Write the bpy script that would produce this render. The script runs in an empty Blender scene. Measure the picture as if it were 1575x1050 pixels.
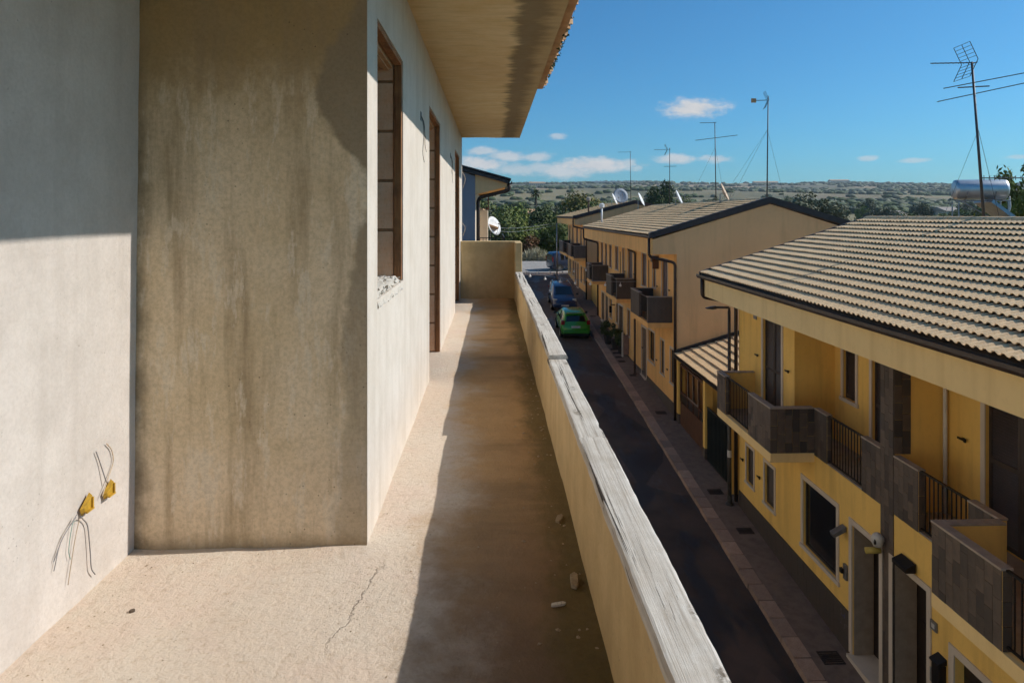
import bpy, bmesh, math, random
from mathutils import Vector, Matrix, noise as mnoise

R = math.radians
rnd = random.Random(7)
scene = bpy.context.scene
col = scene.collection

# ------------------------------------------------------------------ camera, sky, sun, exposure
# the camera stands at the origin, eye height 1.5 m over the balcony floor; +Y runs along the street
cam_d = bpy.data.cameras.new('camera')
cam = bpy.data.objects.new('camera', cam_d)
col.objects.link(cam)
cam_d.lens = 24; cam_d.sensor_width = 36; cam_d.shift_y = -195.0 / 1575.0
cam_d.clip_start = 0.05; cam_d.clip_end = 8000
YAW = math.atan(30.5 / 1050)
cam.rotation_euler = (math.pi / 2, 0, -YAW)
scene.camera = cam

SUN = Vector((1.0, 0.05, 0.72)).normalized()
SUN_EL = math.asin(SUN.z)
SUN_AZ = math.atan2(SUN.x, SUN.y)
sd = bpy.data.lights.new('sun', 'SUN')
sd.energy = 4.6; sd.angle = R(0.5); sd.color = (1.0, 0.96, 0.905)
so = bpy.data.objects.new('sun', sd); col.objects.link(so)
so.rotation_euler = SUN.to_track_quat('Z', 'Y').to_euler()
so.location = (40, 2, 40)

world = bpy.data.worlds.new('World'); scene.world = world
world.use_nodes = True
wt = world.node_tree
for n in list(wt.nodes): wt.nodes.remove(n)
def wn(t, **k):
    n = wt.nodes.new(t)
    for a, b in k.items(): setattr(n, a, b)
    return n
def wmath(op, a, b=None, c=None):
    n = wn('ShaderNodeMath', operation=op)
    for i, s in enumerate((a, b, c)):
        if s is None: continue
        if isinstance(s, (int, float)): n.inputs[i].default_value = s
        else: wt.links.new(s, n.inputs[i])
    return n.outputs[0]
sky = wn('ShaderNodeTexSky', sky_type='NISHITA', sun_disc=False)
sky.sun_elevation = SUN_EL; sky.sun_rotation = SUN_AZ
sky.altitude = 0; sky.air_density = 1.0; sky.dust_density = 0.8; sky.ozone_density = 6.0
tc = wn('ShaderNodeTexCoord')
sep = wn('ShaderNodeSeparateXYZ'); wt.links.new(tc.outputs['Generated'], sep.inputs[0])
az = wmath('ARCTAN2', sep.outputs[0], sep.outputs[1])
el = wmath('ARCSINE', sep.outputs[2])
cmb = wn('ShaderNodeCombineXYZ')
wt.links.new(az, cmb.inputs[0]); wt.links.new(wmath('MULTIPLY', el, 2.0), cmb.inputs[1])
def wnoise(scale, detail, rough):
    n = wn('ShaderNodeTexNoise'); wt.links.new(cmb.outputs[0], n.inputs['Vector'])
    n.inputs['Scale'].default_value = scale; n.inputs['Detail'].default_value = detail
    n.inputs['Roughness'].default_value = rough
    return n.outputs[0]
n_big = wnoise(34, 5, 0.6); n_fine = wnoise(110, 4, 0.6)
wob = wmath('ADD', wmath('MULTIPLY', n_big, 1.5), wmath('MULTIPLY', n_fine, 0.7))
# fair-weather clouds: azimuth, elevation, half width, half height (radians), density
CL = [(0.288, 0.149, 0.046, 0.0150, 1.0), (0.150, 0.071, 0.075, 0.0125, .95), (0.105, 0.062, 0.05, 0.0110, .8),
      (0.021, 0.085, 0.040, 0.0090, .75), (-0.018, 0.074, 0.045, 0.0130, .95), (0.066, 0.084, 0.028, 0.0070, .7),
      (0.262, 0.079, 0.030, 0.0080, .8), (0.318, 0.078, 0.022, 0.0065, .75), (0.095, 0.114, 0.014, 0.0050, .55),
      (0.509, 0.073, 0.014, 0.0040, .55), (0.560, 0.068, 0.018, 0.0035, .5), (0.668, 0.068, 0.018, 0.0030, .45),
      (-0.015, 0.092, 0.025, 0.0070, .7), (0.036, 0.066, 0.05, 0.0100, .6), (0.070, 0.068, 0.03, 0.0090, .6),
      (-0.4, 0.08, 0.10, 0.015, .8), (-0.9, 0.12, 0.12, 0.02, .8), (1.3, 0.09, 0.12, 0.015, .8),
      (2.2, 0.1, 0.12, 0.02, .8), (-2.0, 0.11, 0.14, 0.02, .8), (3.0, 0.1, 0.12, 0.02, .8)]
mask = None
for a0, e0, w, h, dn in CL:
    u = wmath('DIVIDE', wmath('SUBTRACT', az, a0), w)
    v0 = wmath('DIVIDE', wmath('SUBTRACT', el, e0), h)
    d = wmath('SQRT', wmath('ADD', wmath('MULTIPLY', u, u), wmath('MULTIPLY', v0, v0)))
    m = wmath('SUBTRACT', wmath('ADD', wob, 0.12), d)
    mr = wn('ShaderNodeMapRange', interpolation_type='SMOOTHSTEP'); wt.links.new(m, mr.inputs[0])
    mr.inputs[1].default_value = 0.0; mr.inputs[2].default_value = 0.95
    mr.inputs[3].default_value = 0.0; mr.inputs[4].default_value = dn
    o = mr.outputs[0]
    mask = o if mask is None else wmath('MAXIMUM', mask, o)
hs = wn('ShaderNodeMix', data_type='RGBA', blend_type='MULTIPLY'); hs.inputs[0].default_value = 1.0
wt.links.new(sky.outputs[0], hs.inputs[6]); hs.inputs[7].default_value = (0.42, 0.93, 1.10, 1)
cloudcol = wn('ShaderNodeMix', data_type='RGBA')
wt.links.new(n_big, cloudcol.inputs[0])
cloudcol.inputs[6].default_value = (4.2, 4.6, 5.1, 1); cloudcol.inputs[7].default_value = (7.2, 6.9, 6.7, 1)
smix = wn('ShaderNodeMix', data_type='RGBA')
wt.links.new(mask, smix.inputs[0]); wt.links.new(hs.outputs[2], smix.inputs[6]); wt.links.new(cloudcol.outputs[2], smix.inputs[7])
bg = wn('ShaderNodeBackground'); bg.inputs[1].default_value = 0.112
wt.links.new(smix.outputs[2], bg.inputs[0])
wo = wn('ShaderNodeOutputWorld'); wt.links.new(bg.outputs[0], wo.inputs[0])

scene.view_settings.view_transform = 'Standard'
scene.view_settings.look = 'None'
scene.view_settings.gamma = 1.0
scene.view_settings.exposure = 0.0
scene.view_settings.use_curve_mapping = False
world.cycles.sampling_method = 'MANUAL'; world.cycles.sample_map_resolution = 256
scene.cycles.max_bounces = 8
scene.cycles.diffuse_bounces = 5
scene.cycles.use_adaptive_sampling = True; scene.cycles.adaptive_threshold = 0.03; scene.cycles.adaptive_min_samples = 16
scene.cycles.use_denoising = True

# ------------------------------------------------------------------ helpers
class MB:
    def __init__(s): s.v = []; s.f = []
    def add(s, vs, fs):
        o = len(s.v); s.v += [tuple(p) for p in vs]; s.f += [tuple(i + o for i in q) for q in fs]; return s
    def box(s, x0, x1, y0, y1, z0, z1):
        if x0 > x1: x0, x1 = x1, x0
        if y0 > y1: y0, y1 = y1, y0
        if z0 > z1: z0, z1 = z1, z0
        return s.add([(x0,y0,z0),(x1,y0,z0),(x1,y1,z0),(x0,y1,z0),(x0,y0,z1),(x1,y0,z1),(x1,y1,z1),(x0,y1,z1)],
              [(0,3,2,1),(4,5,6,7),(0,1,5,4),(1,2,6,5),(2,3,7,6),(3,0,4,7)])
    def prism(s, pts, axis, a, b):
        # pts: 2-D outline; extruded along axis ('x': (y,z), 'y': (x,z), 'z': (x,y))
        def P(p, t):
            return {'x': (t, p[0], p[1]), 'y': (p[0], t, p[1]), 'z': (p[0], p[1], t)}[axis]
        n = len(pts)
        vs = [P(p, a) for p in pts] + [P(p, b) for p in pts]
        fs = [tuple(range(n)), tuple(range(2*n-1, n-1, -1))]
        fs += [(i, i+n, (i+1) % n + n, (i+1) % n) for i in range(n)]
        return s.add(vs, fs)
    def tube(s, pts, r, n=8, cap=True):
        pts = [Vector(p) for p in pts]
        rs = r if isinstance(r, (list, tuple)) else [r] * len(pts)
        rings = []; up = Vector((0.13, 0.27, 0.95)).normalized()
        for i, p in enumerate(pts):
            t = (pts[min(i+1, len(pts)-1)] - pts[max(i-1, 0)])
            if t.length < 1e-9: t = Vector((0, 0, 1))
            t.normalize()
            a = t.cross(up)
            if a.length < 0.05: a = t.cross(Vector((1, 0, 0)))
            a.normalize(); b = t.cross(a)
            rings.append([p + (a * math.cos(2*math.pi*k/n) + b * math.sin(2*math.pi*k/n)) * rs[i] for k in range(n)])
        vs = [q for ring in rings for q in ring]; fs = []
        for i in range(len(pts)-1):
            for k in range(n):
                k2 = (k+1) % n
                fs.append((i*n+k, i*n+k2, (i+1)*n+k2, (i+1)*n+k))
        if cap:
            fs.append(tuple(range(n-1, -1, -1))); fs.append(tuple((len(pts)-1)*n + k for k in range(n)))
        return s.add(vs, fs)
    def quad(s, a, b, c, d): return s.add([a, b, c, d], [(0, 1, 2, 3)])
    def lathe(s, prof, c, n=16, axis='z'):
        vs = []; fs = []
        for (r, h) in prof:
            for k in range(n):
                t = 2*math.pi*k/n
                if axis == 'z': vs.append((c[0]+r*math.cos(t), c[1]+r*math.sin(t), c[2]+h))
                elif axis == 'y': vs.append((c[0]+r*math.cos(t), c[1]+h, c[2]+r*math.sin(t)))
                else: vs.append((c[0]+h, c[1]+r*math.cos(t), c[2]+r*math.sin(t)))
        for i in range(len(prof)-1):
            for k in range(n):
                k2 = (k+1) % n
                fs.append((i*n+k, i*n+k2, (i+1)*n+k2, (i+1)*n+k))
        return s.add(vs, fs)
    def mesh(s, name, mat, smooth=False, fixn=False):
        me = bpy.data.meshes.new(name); me.from_pydata(s.v, [], s.f); me.validate()
        if fixn:
            bm = bmesh.new(); bm.from_mesh(me); bmesh.ops.recalc_face_normals(bm, faces=bm.faces); bm.to_mesh(me); bm.free()
        if mat: me.materials.append(mat)
        if smooth:
            for p in me.polygons: p.use_smooth = True
        return me
    def build(s, name, mat, parent=None, smooth=False, fixn=False, bevel=0, kind=None, label=None):
        return link(name, s.mesh(name, mat, smooth, fixn), parent, bevel=bevel, kind=kind, label=label)

def wloc(o):
    p = Vector(o.get('_w', (0, 0, 0)))
    return p
ORIGIN = {}
def link(name, me, parent=None, loc=(0, 0, 0), bevel=0, kind=None, label=None):
    o = bpy.data.objects.new(name, me); col.objects.link(o)
    o.location = loc
    ORIGIN[o.name] = Vector(loc)
    if parent is not None:
        o.parent = parent
        o.matrix_parent_inverse = Matrix.Translation(-ORIGIN[parent.name])
    if bevel:
        b = o.modifiers.new('bevel', 'BEVEL'); b.width = bevel; b.segments = 2; b.limit_method = 'ANGLE'; b.angle_limit = R(40)
    if kind: o['kind'] = kind
    if label: o['label'] = label
    return o
def thing(name, label, cat, loc=(0, 0, 0), group=None):
    o = bpy.data.objects.new(name, None); col.objects.link(o)
    o.empty_display_size = 0.2
    o.location = loc; ORIGIN[o.name] = Vector(loc)
    o['label'] = label; o['category'] = cat
    if group: o['group'] = group
    return o
def tag(o, label, cat, group=None):
    o['label'] = label; o['category'] = cat
    if group: o['group'] = group
    return o
def gz(y): return -9.5 + 0.063 * y            # street level

# ------------------------------------------------------------------ materials
class NT:
    def __init__(s, name):
        s.m = bpy.data.materials.new(name); s.m.use_nodes = True; s.t = s.m.node_tree
        s.b = s.t.nodes['Principled BSDF']; s.tc = s.t.nodes.new('ShaderNodeTexCoord')
        s.obj = s.tc.outputs['Object']
    def n(s, t, **k):
        x = s.t.nodes.new(t)
        for a, b in k.items(): setattr(x, a, b)
        return x
    def set(s, sock, v):
        if hasattr(v, 'is_linked') or isinstance(v, bpy.types.NodeSocket): s.t.links.new(v, sock)
        elif isinstance(v, (tuple, list)) and len(v) == 3 and sock.type == 'RGBA': sock.default_value = (*v, 1)
        else: sock.default_value = v
    def map(s, scale=(1, 1, 1), loc=(0, 0, 0), rot=(0, 0, 0), vec=None):
        x = s.n('ShaderNodeMapping'); s.set(x.inputs[0], vec or s.obj)
        x.inputs['Scale'].default_value = scale; x.inputs['Location'].default_value = loc; x.inputs['Rotation'].default_value = rot
        return x.outputs[0]
    def noise(s, scale, detail=4, rough=0.6, vec=None, dist=0.0):
        x = s.n('ShaderNodeTexNoise'); s.set(x.inputs['Vector'], vec or s.obj)
        x.inputs['Scale'].default_value = scale; x.inputs['Detail'].default_value = detail
        x.inputs['Roughness'].default_value = rough; x.inputs['Distortion'].default_value = dist
        return x.outputs[0]
    def voro(s, scale, feature='F1', vec=None, rnd_=1.0):
        x = s.n('ShaderNodeTexVoronoi', feature=feature); s.set(x.inputs['Vector'], vec or s.obj)
        x.inputs['Scale'].default_value = scale
        return x
    def ramp(s, fac, *stops):
        x = s.n('ShaderNodeValToRGB'); s.set(x.inputs[0], fac)
        e = x.color_ramp.elements
        while len(e) < len(stops): e.new(0.5)
        for i, (p, c) in enumerate(stops):
            e[i].position = p; e[i].color = (*c, 1) if isinstance(c, (tuple, list)) else (c, c, c, 1)
        return x.outputs[0]
    def mix(s, fac, a, b, mode='MIX'):
        x = s.n('ShaderNodeMix', data_type='RGBA', blend_type=mode)
        s.set(x.inputs[0], fac); s.set(x.inputs[6], a); s.set(x.inputs[7], b)
        return x.outputs[2]
    def math(s, op, a, b=None):
        x = s.n('ShaderNodeMath', operation=op); s.set(x.inputs[0], a)
        if b is not None: s.set(x.inputs[1], b)
        return x.outputs[0]
    def rng(s, v, a, b, c=0.0, d=1.0):
        x = s.n('ShaderNodeMapRange', interpolation_type='SMOOTHSTEP'); s.set(x.inputs[0], v)
        for i, q in enumerate((a, b, c, d)): x.inputs[i+1].default_value = q
        return x.outputs[0]
    def xyz(s, vec=None):
        x = s.n('ShaderNodeSeparateXYZ'); s.set(x.inputs[0], vec or s.obj); return x.outputs
    def rand(s): return s.n('ShaderNodeObjectInfo').outputs['Random']
    def bump(s, h, strength=0.3, dist=0.02, prev=None):
        x = s.n('ShaderNodeBump'); s.set(x.inputs['Height'], h)
        x.inputs['Strength'].default_value = strength; x.inputs['Distance'].default_value = dist
        if prev is not None: s.set(x.inputs['Normal'], prev)
        return x.outputs[0]
    def out(s, color=None, rough=0.8, normal=None, metal=0.0, spec=None):
        if color is not None: s.set(s.b.inputs['Base Color'], color)
        s.set(s.b.inputs['Roughness'], rough); s.set(s.b.inputs['Metallic'], metal)
        if normal is not None: s.set(s.b.inputs['Normal'], normal)
        if spec is not None: s.b.inputs['Specular IOR Level'].default_value = spec
        return s.m

def mat_plaster(name, c, dark, light, grime=0.5, streak=0.4, bump=0.25, fine=60, big=0.9, rough=0.92, pits=True):
    t = NT(name)
    a = t.noise(big, 6, 0.62); b = t.noise(4.5, 6, 0.65)
    s1 = t.noise(3.0, 5, 0.6, t.map((1.6, 1.6, 0.16)))
    base = t.mix(t.ramp(a, (0.35, 0), (0.68, 1)), c, light)
    base = t.mix(t.math('MULTIPLY', t.ramp(b, (0.42, 0), (0.7, 1)), grime), base, dark)
    base = t.mix(t.math('MULTIPLY', t.ramp(s1, (0.5, 0), (0.74, 1)), streak), base, dark)
    f = t.noise(fine, 4, 0.7)
    base = t.mix(t.ramp(f, (0.3, 0.22), (0.6, 0.0)), base, dark)
    h = t.math('ADD', t.math('MULTIPLY', f, 0.5), t.math('MULTIPLY', t.noise(7, 5, 0.6), 1.0))
    if pits:
        v = t.voro(38).outputs[0]
        p = t.rng(v, 0.05, 0.16)
        pm = t.math('MULTIPLY', t.math('SUBTRACT', 1.0, p), t.ramp(t.noise(3, 3), (0.55, 0), (0.66, 1)))
        base = t.mix(t.math('MULTIPLY', pm, 0.7), base, tuple(x*0.35 for x in dark))
        h = t.math('SUBTRACT', h, pm)
    return t.out(base, rough, t.bump(h, bump, 0.012))

def mat_flat(name, c, rough=0.6, metal=0.0, var=0.15, scale=6, bump=0.0, spec=None):
    t = NT(name)
    d = tuple(x * (1 - var * 2) for x in c)
    nn = t.noise(scale, 5, 0.65)
    base = t.mix(t.ramp(nn, (0.35, 0), (0.7, 1)), c, d)
    nrm = t.bump(t.noise(scale * 8, 4), bump, 0.01) if bump else None
    return t.out(base, rough, nrm, metal, spec)

M = {}
M['grey_plaster'] = mat_plaster('grey_plaster', (0.53, 0.465, 0.41), (0.29, 0.24, 0.195), (0.59, 0.525, 0.465), 0.30, 0.35, 0.25)
M['facade_plaster'] = mat_plaster('facade_plaster', (0.62, 0.545, 0.46), (0.40, 0.325, 0.24), (0.67, 0.60, 0.52), 0.30, 0.45, 0.25)
M['parapet_plaster'] = mat_plaster('parapet_plaster', (0.58, 0.41, 0.195), (0.36, 0.235, 0.10), (0.65, 0.485, 0.26), 0.5, 0.45, 0.3)

# bay wall: tan cement render with a darker, greyer repair coat down its right side and streaked, worn patches
t = NT('bay_render')
x_, y_, z_ = t.xyz()
n1 = t.noise(1.3, 6, 0.62); n2 = t.noise(5, 6, 0.65); n3 = t.noise(60, 4, 0.7)
st = t.noise(4, 6, 0.65, t.map((2.2, 2.2, 0.22)))
base = t.mix(t.ramp(n1, (0.34, 0), (0.66, 1)), (0.66, 0.50, 0.295), (0.82, 0.655, 0.45))
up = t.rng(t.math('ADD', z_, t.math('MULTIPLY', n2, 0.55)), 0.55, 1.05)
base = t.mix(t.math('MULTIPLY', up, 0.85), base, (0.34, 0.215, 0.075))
base = t.mix(t.ramp(st, (0.47, 0), (0.70, 0.75)), base, (0.34, 0.24, 0.13))
worn = t.math('MULTIPLY', t.ramp(t.noise(6, 6, 0.7, t.map((1.5, 1.5, 0.35), (3, 0, 1))), (0.53, 0), (0.59, 1)), t.rng(z_, 0.75, 0.35))
base = t.mix(t.math('MULTIPLY', worn, 0.7), base, (0.78, 0.655, 0.48))
edge = t.ramp(z_, (0.0, 0.0), (1.0, 0.0))
bx_ = t.math('ADD', x_, t.math('MULTIPLY', t.math('SUBTRACT', n2, 0.5), 0.16))
bx_ = t.math('ADD', bx_, t.math('MULTIPLY', t.math('SUBTRACT', t.noise(1.7, 3), 0.5), 0.22))
lim = t.n('ShaderNodeFloatCurve'); t.set(lim.inputs[1], t.rng(z_, -1.5, 1.45))
cv = lim.mapping.curves[0]
for px_, py_ in ((0.12, 0.42), (0.3, 0.46), (0.5, 0.52), (0.62, 0.50), (0.68, 0.36), (0.80, 0.30), (0.88, 0.40)): cv.points.new(px_, py_)
cv.points[0].location = (0, 0.40); cv.points[len(cv.points)-1].location = (1, 0.7)
lim.mapping.update()
patch = t.rng(t.math('SUBTRACT', bx_, t.math('SUBTRACT', lim.outputs[0], 1.12)), 0.0, 0.045)
patch = t.math('MULTIPLY', patch, t.rng(z_, -1.2, 0.3, 0.45, 1.0))
base = t.mix(t.math('MULTIPLY', patch, 0.92), base, t.mix(n2, (0.25, 0.185, 0.11), (0.35, 0.265, 0.165)))
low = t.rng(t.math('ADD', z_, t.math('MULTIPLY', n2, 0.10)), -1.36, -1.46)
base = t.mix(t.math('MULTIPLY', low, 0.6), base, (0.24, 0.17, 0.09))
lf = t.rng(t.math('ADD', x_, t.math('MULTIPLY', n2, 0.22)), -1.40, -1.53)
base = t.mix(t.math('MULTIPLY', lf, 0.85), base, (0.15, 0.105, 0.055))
v = t.voro(30).outputs[0]
pm = t.math('MULTIPLY', t.rng(v, 0.15, 0.05), t.ramp(t.noise(2.4, 4), (0.52, 0), (0.62, 1)))
base = t.mix(t.math('MULTIPLY', pm, 0.75), base, (0.10, 0.07, 0.035))
base = t.mix(t.ramp(n3, (0.3, 0.3), (0.6, 0)), base, (0.16, 0.12, 0.06))
h = t.math('ADD', t.math('MULTIPLY', n3, 0.45), t.math('ADD', n2, t.math('MULTIPLY', patch, 0.25)))
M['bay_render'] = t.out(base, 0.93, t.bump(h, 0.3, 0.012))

# balcony floor: rough pinkish screed, mossy and damp along the parapet foot, parapet shade also painted in
t = NT('balcony_screed')
x_, y_, z_ = t.xyz()
n1 = t.noise(1.1, 6, 0.6); n2 = t.noise(5, 6, 0.65); n3 = t.noise(95, 4, 0.75); n4 = t.noise(28, 4, 0.7)
base = t.mix(t.ramp(n1, (0.35, 0), (0.65, 1)), (0.59, 0.465, 0.35), (0.63, 0.53, 0.42))
base = t.mix(t.ramp(n2, (0.45, 0), (0.72, 0.5)), base, (0.58, 0.50, 0.40))
base = t.mix(t.ramp(t.noise(2.3, 5, 0.65, t.map((1, 1, 1), (4, 9, 0))), (0.48, 0), (0.62, 0.5)), base, (0.61, 0.465, 0.365))
base = t.mix(t.ramp(n4, (0.30, 0.45), (0.48, 0)), base, (0.40, 0.28, 0.18))
moss = t.rng(t.math('ADD', x_, t.math('MULTIPLY', t.math('SUBTRACT', t.noise(1.6, 6, 0.7), 0.5), 0.9)), -0.42, -0.02)  # moss stain, widened to paint the parapet's shade into the floor colour
base = t.mix(t.math('MULTIPLY', moss, 0.92), base, t.mix(t.rng(t.math('ADD', y_, t.math('MULTIPLY', n1, 3.0)), 3.2, 6.5), t.mix(n2, (0.075, 0.040, 0.018), (0.21, 0.118, 0.055)), t.mix(n2, (0.34, 0.185, 0.05), (0.66, 0.38, 0.15))))  # shade tone painted darker near the camera, warmer with bounce farther along
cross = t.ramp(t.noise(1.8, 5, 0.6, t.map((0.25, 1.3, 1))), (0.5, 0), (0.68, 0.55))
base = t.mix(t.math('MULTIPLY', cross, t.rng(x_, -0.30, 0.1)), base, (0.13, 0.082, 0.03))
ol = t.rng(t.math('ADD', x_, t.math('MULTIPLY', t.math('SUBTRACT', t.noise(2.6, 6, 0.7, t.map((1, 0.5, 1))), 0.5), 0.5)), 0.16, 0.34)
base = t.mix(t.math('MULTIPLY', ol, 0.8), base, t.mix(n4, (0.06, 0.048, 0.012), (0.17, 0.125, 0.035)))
# crack running towards the camera
lx = t.math('SUBTRACT', x_, t.math('MULTIPLY', t.math('SUBTRACT', y_, 2.62), 0.15))
wig = t.math('MULTIPLY', t.math('SUBTRACT', t.noise(9, 5, 0.7), 0.5), 0.13)
dist = t.math('ABSOLUTE', t.math('ADD', t.math('ADD', lx, 0.53), wig))
ym = t.math('MULTIPLY', t.rng(y_, 2.30, 2.50), t.rng(y_, 3.0, 2.86))
crack = t.math('MULTIPLY', t.rng(dist, 0.006, 0.0015), t.math('MULTIPLY', ym, t.ramp(n4, (0.40, 0), (0.5, 1))))
grit = t.math('MULTIPLY', t.math('MULTIPLY', t.rng(dist, 0.14, 0.02), ym), t.rng(t.voro(60).outputs[0], 0.22, 0.12))
base = t.mix(t.math('MULTIPLY', crack, 0.6), base, (0.15, 0.115, 0.085))
base = t.mix(t.math('MULTIPLY', grit, 0.45), base, (0.20, 0.16, 0.12))
pm = t.math('MULTIPLY', t.rng(t.voro(42).outputs[0], 0.14, 0.06), t.ramp(t.noise(2.6, 4), (0.55, 0), (0.64, 1)))
base = t.mix(t.math('MULTIPLY', pm, 0.6), base, (0.22, 0.16, 0.11))
h = t.math('SUBTRACT', t.math('ADD', t.math('MULTIPLY', n3, 0.5), t.math('ADD', n4, t.math('MULTIPLY', n2, 1.2))), t.math('MULTIPLY', t.math('ADD', crack, t.math('MULTIPLY', grit, 0.3)), 2.0))
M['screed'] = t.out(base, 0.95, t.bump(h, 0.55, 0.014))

# soffit: board-marked cement with a damp, black stain along the outer edge
t = NT('soffit_cement')
x_, y_, z_ = t.xyz()
n2 = t.noise(4, 6, 0.65); n3 = t.noise(45, 4, 0.7)
ln = t.noise(9, 4, 0.6, t.map((0.35, 2.4, 1)))
base = t.mix(t.ramp(n2, (0.35, 0), (0.68, 1)), (0.66, 0.48, 0.235), (0.74, 0.575, 0.335))
base = t.mix(t.ramp(ln, (0.48, 0), (0.7, 0.28)), base, (0.34, 0.25, 0.115))
xe = t.math('ADD', x_, t.math('MULTIPLY', t.math('SUBTRACT', t.noise(3.2, 6, 0.7, t.map((0.7, 1.6, 1))), 0.5), 0.36))
damp = t.math('MULTIPLY', t.rng(xe, 0.13, 0.24), t.rng(xe, 0.50, 0.33))
base = t.mix(t.math('MULTIPLY', damp, 0.75), base, (0.10, 0.075, 0.04))
damp2 = t.rng(xe, 0.30, 0.36)
base = t.mix(t.math('MULTIPLY', damp2, 0.45), base, (0.24, 0.17, 0.08))
M['soffit'] = t.out(base, 0.93, t.bump(t.math('ADD', n3, t.math('MULTIPLY', ln, 0.6)), 0.3, 0.01))

# weathered plank: silvery grey, split along the grain, knots
t = NT('weathered_wood')
g = t.map((1, 0.045, 1)); r_ = t.rand()
off = t.n('ShaderNodeCombineXYZ'); t.set(off.inputs[0], t.math('MULTIPLY', r_, 7.0)); t.set(off.inputs[1], t.math('MULTIPLY', r_, 31.0))
va = t.n('ShaderNodeVectorMath', operation='ADD'); t.set(va.inputs[0], t.obj); t.set(va.inputs[1], off.outputs[0])
wv = t.n('ShaderNodeMapping'); t.set(wv.inputs[0], va.outputs[0]); wv.inputs['Scale'].default_value = (1, 0.016, 1)
gr = t.noise(120, 6, 0.65, wv.outputs[0], 0.4); gr2 = t.noise(38, 5, 0.6, wv.outputs[0], 0.6)
bl = t.noise(6, 6, 0.65)
base = t.mix(t.ramp(bl, (0.36, 0), (0.66, 1)), (0.62, 0.575, 0.51), (0.50, 0.44, 0.365))
base = t.mix(t.ramp(gr, (0.34, 0.75), (0.52, 0)), base, (0.32, 0.265, 0.205))
base = t.mix(t.ramp(t.noise(14, 6, 0.7, t.map((1, 0.35, 1))), (0.54, 0), (0.68, 0.55)), base, (0.44, 0.37, 0.29))
ck = t.ramp(gr2, (0.385, 1), (0.41, 0))
base = t.mix(ck, base, (0.055, 0.04, 0.028))
kn = t.rng(t.voro(5.5, vec=t.map((1.4, 0.6, 1))).outputs[0], 0.22, 0.07)
base = t.mix(t.math('MULTIPLY', kn, t.ramp(t.noise(45, 4), (0.42, 0), (0.55, 0.85))), base, (0.12, 0.085, 0.05))
h = t.math('SUBTRACT', t.math('ADD', t.math('MULTIPLY', gr, 0.8), bl), t.math('MULTIPLY', ck, 1.6))
M['plank'] = t.out(base, 0.9, t.bump(h, 0.4, 0.006))

# red-brown sub-frame timber and hollow clay blocks in the reveals
t = NT('rough_timber')
gr = t.noise(60, 5, 0.6, t.map((1, 1, 0.05)))
base = t.mix(t.ramp(gr, (0.35, 0), (0.65, 1)), (0.22, 0.085, 0.030), (0.40, 0.19, 0.075))
base = t.mix(t.ramp(t.noise(5, 5), (0.5, 0), (0.7, 0.7)), base, (0.12, 0.055, 0.025))
M['timber'] = t.out(base, 0.85, t.bump(gr, 0.4, 0.006))
t = NT('clay_block')
n1 = t.noise(9, 6, 0.65); n2 = t.noise(40, 5, 0.7)
base = t.mix(t.ramp(n1, (0.35, 0), (0.65, 1)), (0.84, 0.47, 0.27), (0.86, 0.58, 0.39))
base = t.mix(t.ramp(n2, (0.5, 0), (0.7, 0.5)), base, (0.58, 0.31, 0.17))
base = t.mix(t.math('MULTIPLY', t.rand(), 0.25), base, (0.66, 0.33, 0.16))
M['block'] = t.out(base, 0.95, t.bump(n2, 0.5, 0.012))
M['mortar'] = mat_plaster('mortar', (0.50, 0.45, 0.38), (0.30, 0.25, 0.19), (0.58, 0.54, 0.48), 0.5, 0.1, 0.8, 50)
M['terracotta'] = mat_plaster('terracotta', (0.52, 0.27, 0.12), (0.30, 0.17, 0.08), (0.60, 0.40, 0.24), 0.6, 0.1, 0.4, 50, 3.0)
M['moss'] = mat_flat('moss', (0.06, 0.09, 0.03), 0.95, var=0.3, scale=30, bump=0.6)
M['box_plastic'] = mat_flat('box_plastic', (0.52, 0.30, 0.03), 0.5, var=0.2, scale=25)
M['wire_grey'] = mat_flat('wire_grey', (0.22, 0.20, 0.19), 0.5)
M['wire_tan'] = mat_flat('wire_tan', (0.50, 0.38, 0.26), 0.5)
M['wire_green'] = mat_flat('wire_green', (0.20, 0.34, 0.27), 0.5)
M['wire_black'] = mat_flat('wire_black', (0.03, 0.028, 0.025), 0.5)
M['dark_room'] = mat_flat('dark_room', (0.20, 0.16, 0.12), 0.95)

# street
t = NT('asphalt')
n1 = t.noise(0.55, 6, 0.6); n3 = t.noise(70, 3, 0.7); n2 = t.noise(3, 6, 0.65)
base = t.mix(t.ramp(n1, (0.35, 0), (0.65, 1)), (0.034, 0.023, 0.020), (0.100, 0.064, 0.050))
oil = t.ramp(t.noise(0.9, 6, 0.62, t.map((1, 0.35, 1))), (0.49, 0), (0.56, 1))
base = t.mix(t.math('MULTIPLY', oil, 0.88), base, (0.009, 0.008, 0.010))
patchy = t.ramp(t.voro(0.55, vec=t.map((1.0, 0.45, 1))).outputs[1], (0.50, 0), (0.52, 0.6))
base = t.mix(patchy, base, (0.115, 0.074, 0.056))
base = t.mix(t.ramp(n3, (0.4, 0.35), (0.65, 0)), base, (0.025, 0.02, 0.02))
M['asphalt'] = t.out(base, t.ramp(oil, (0, 0.9), (1, 0.55)), t.bump(n3, 0.4, 0.01))
M['pave'] = mat_plaster('pave_concrete', (0.175, 0.125, 0.100), (0.070, 0.050, 0.042), (0.21, 0.155, 0.125), 0.55, 0.0, 0.4, 45, 0.7)
t = NT('kerb_stone')
n1 = t.noise(6, 6, 0.6); n3 = t.noise(60, 3, 0.7)
base = t.mix(t.ramp(n1, (0.35, 0), (0.65, 1)), (0.40, 0.255, 0.18), (0.50, 0.35, 0.26))
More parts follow.
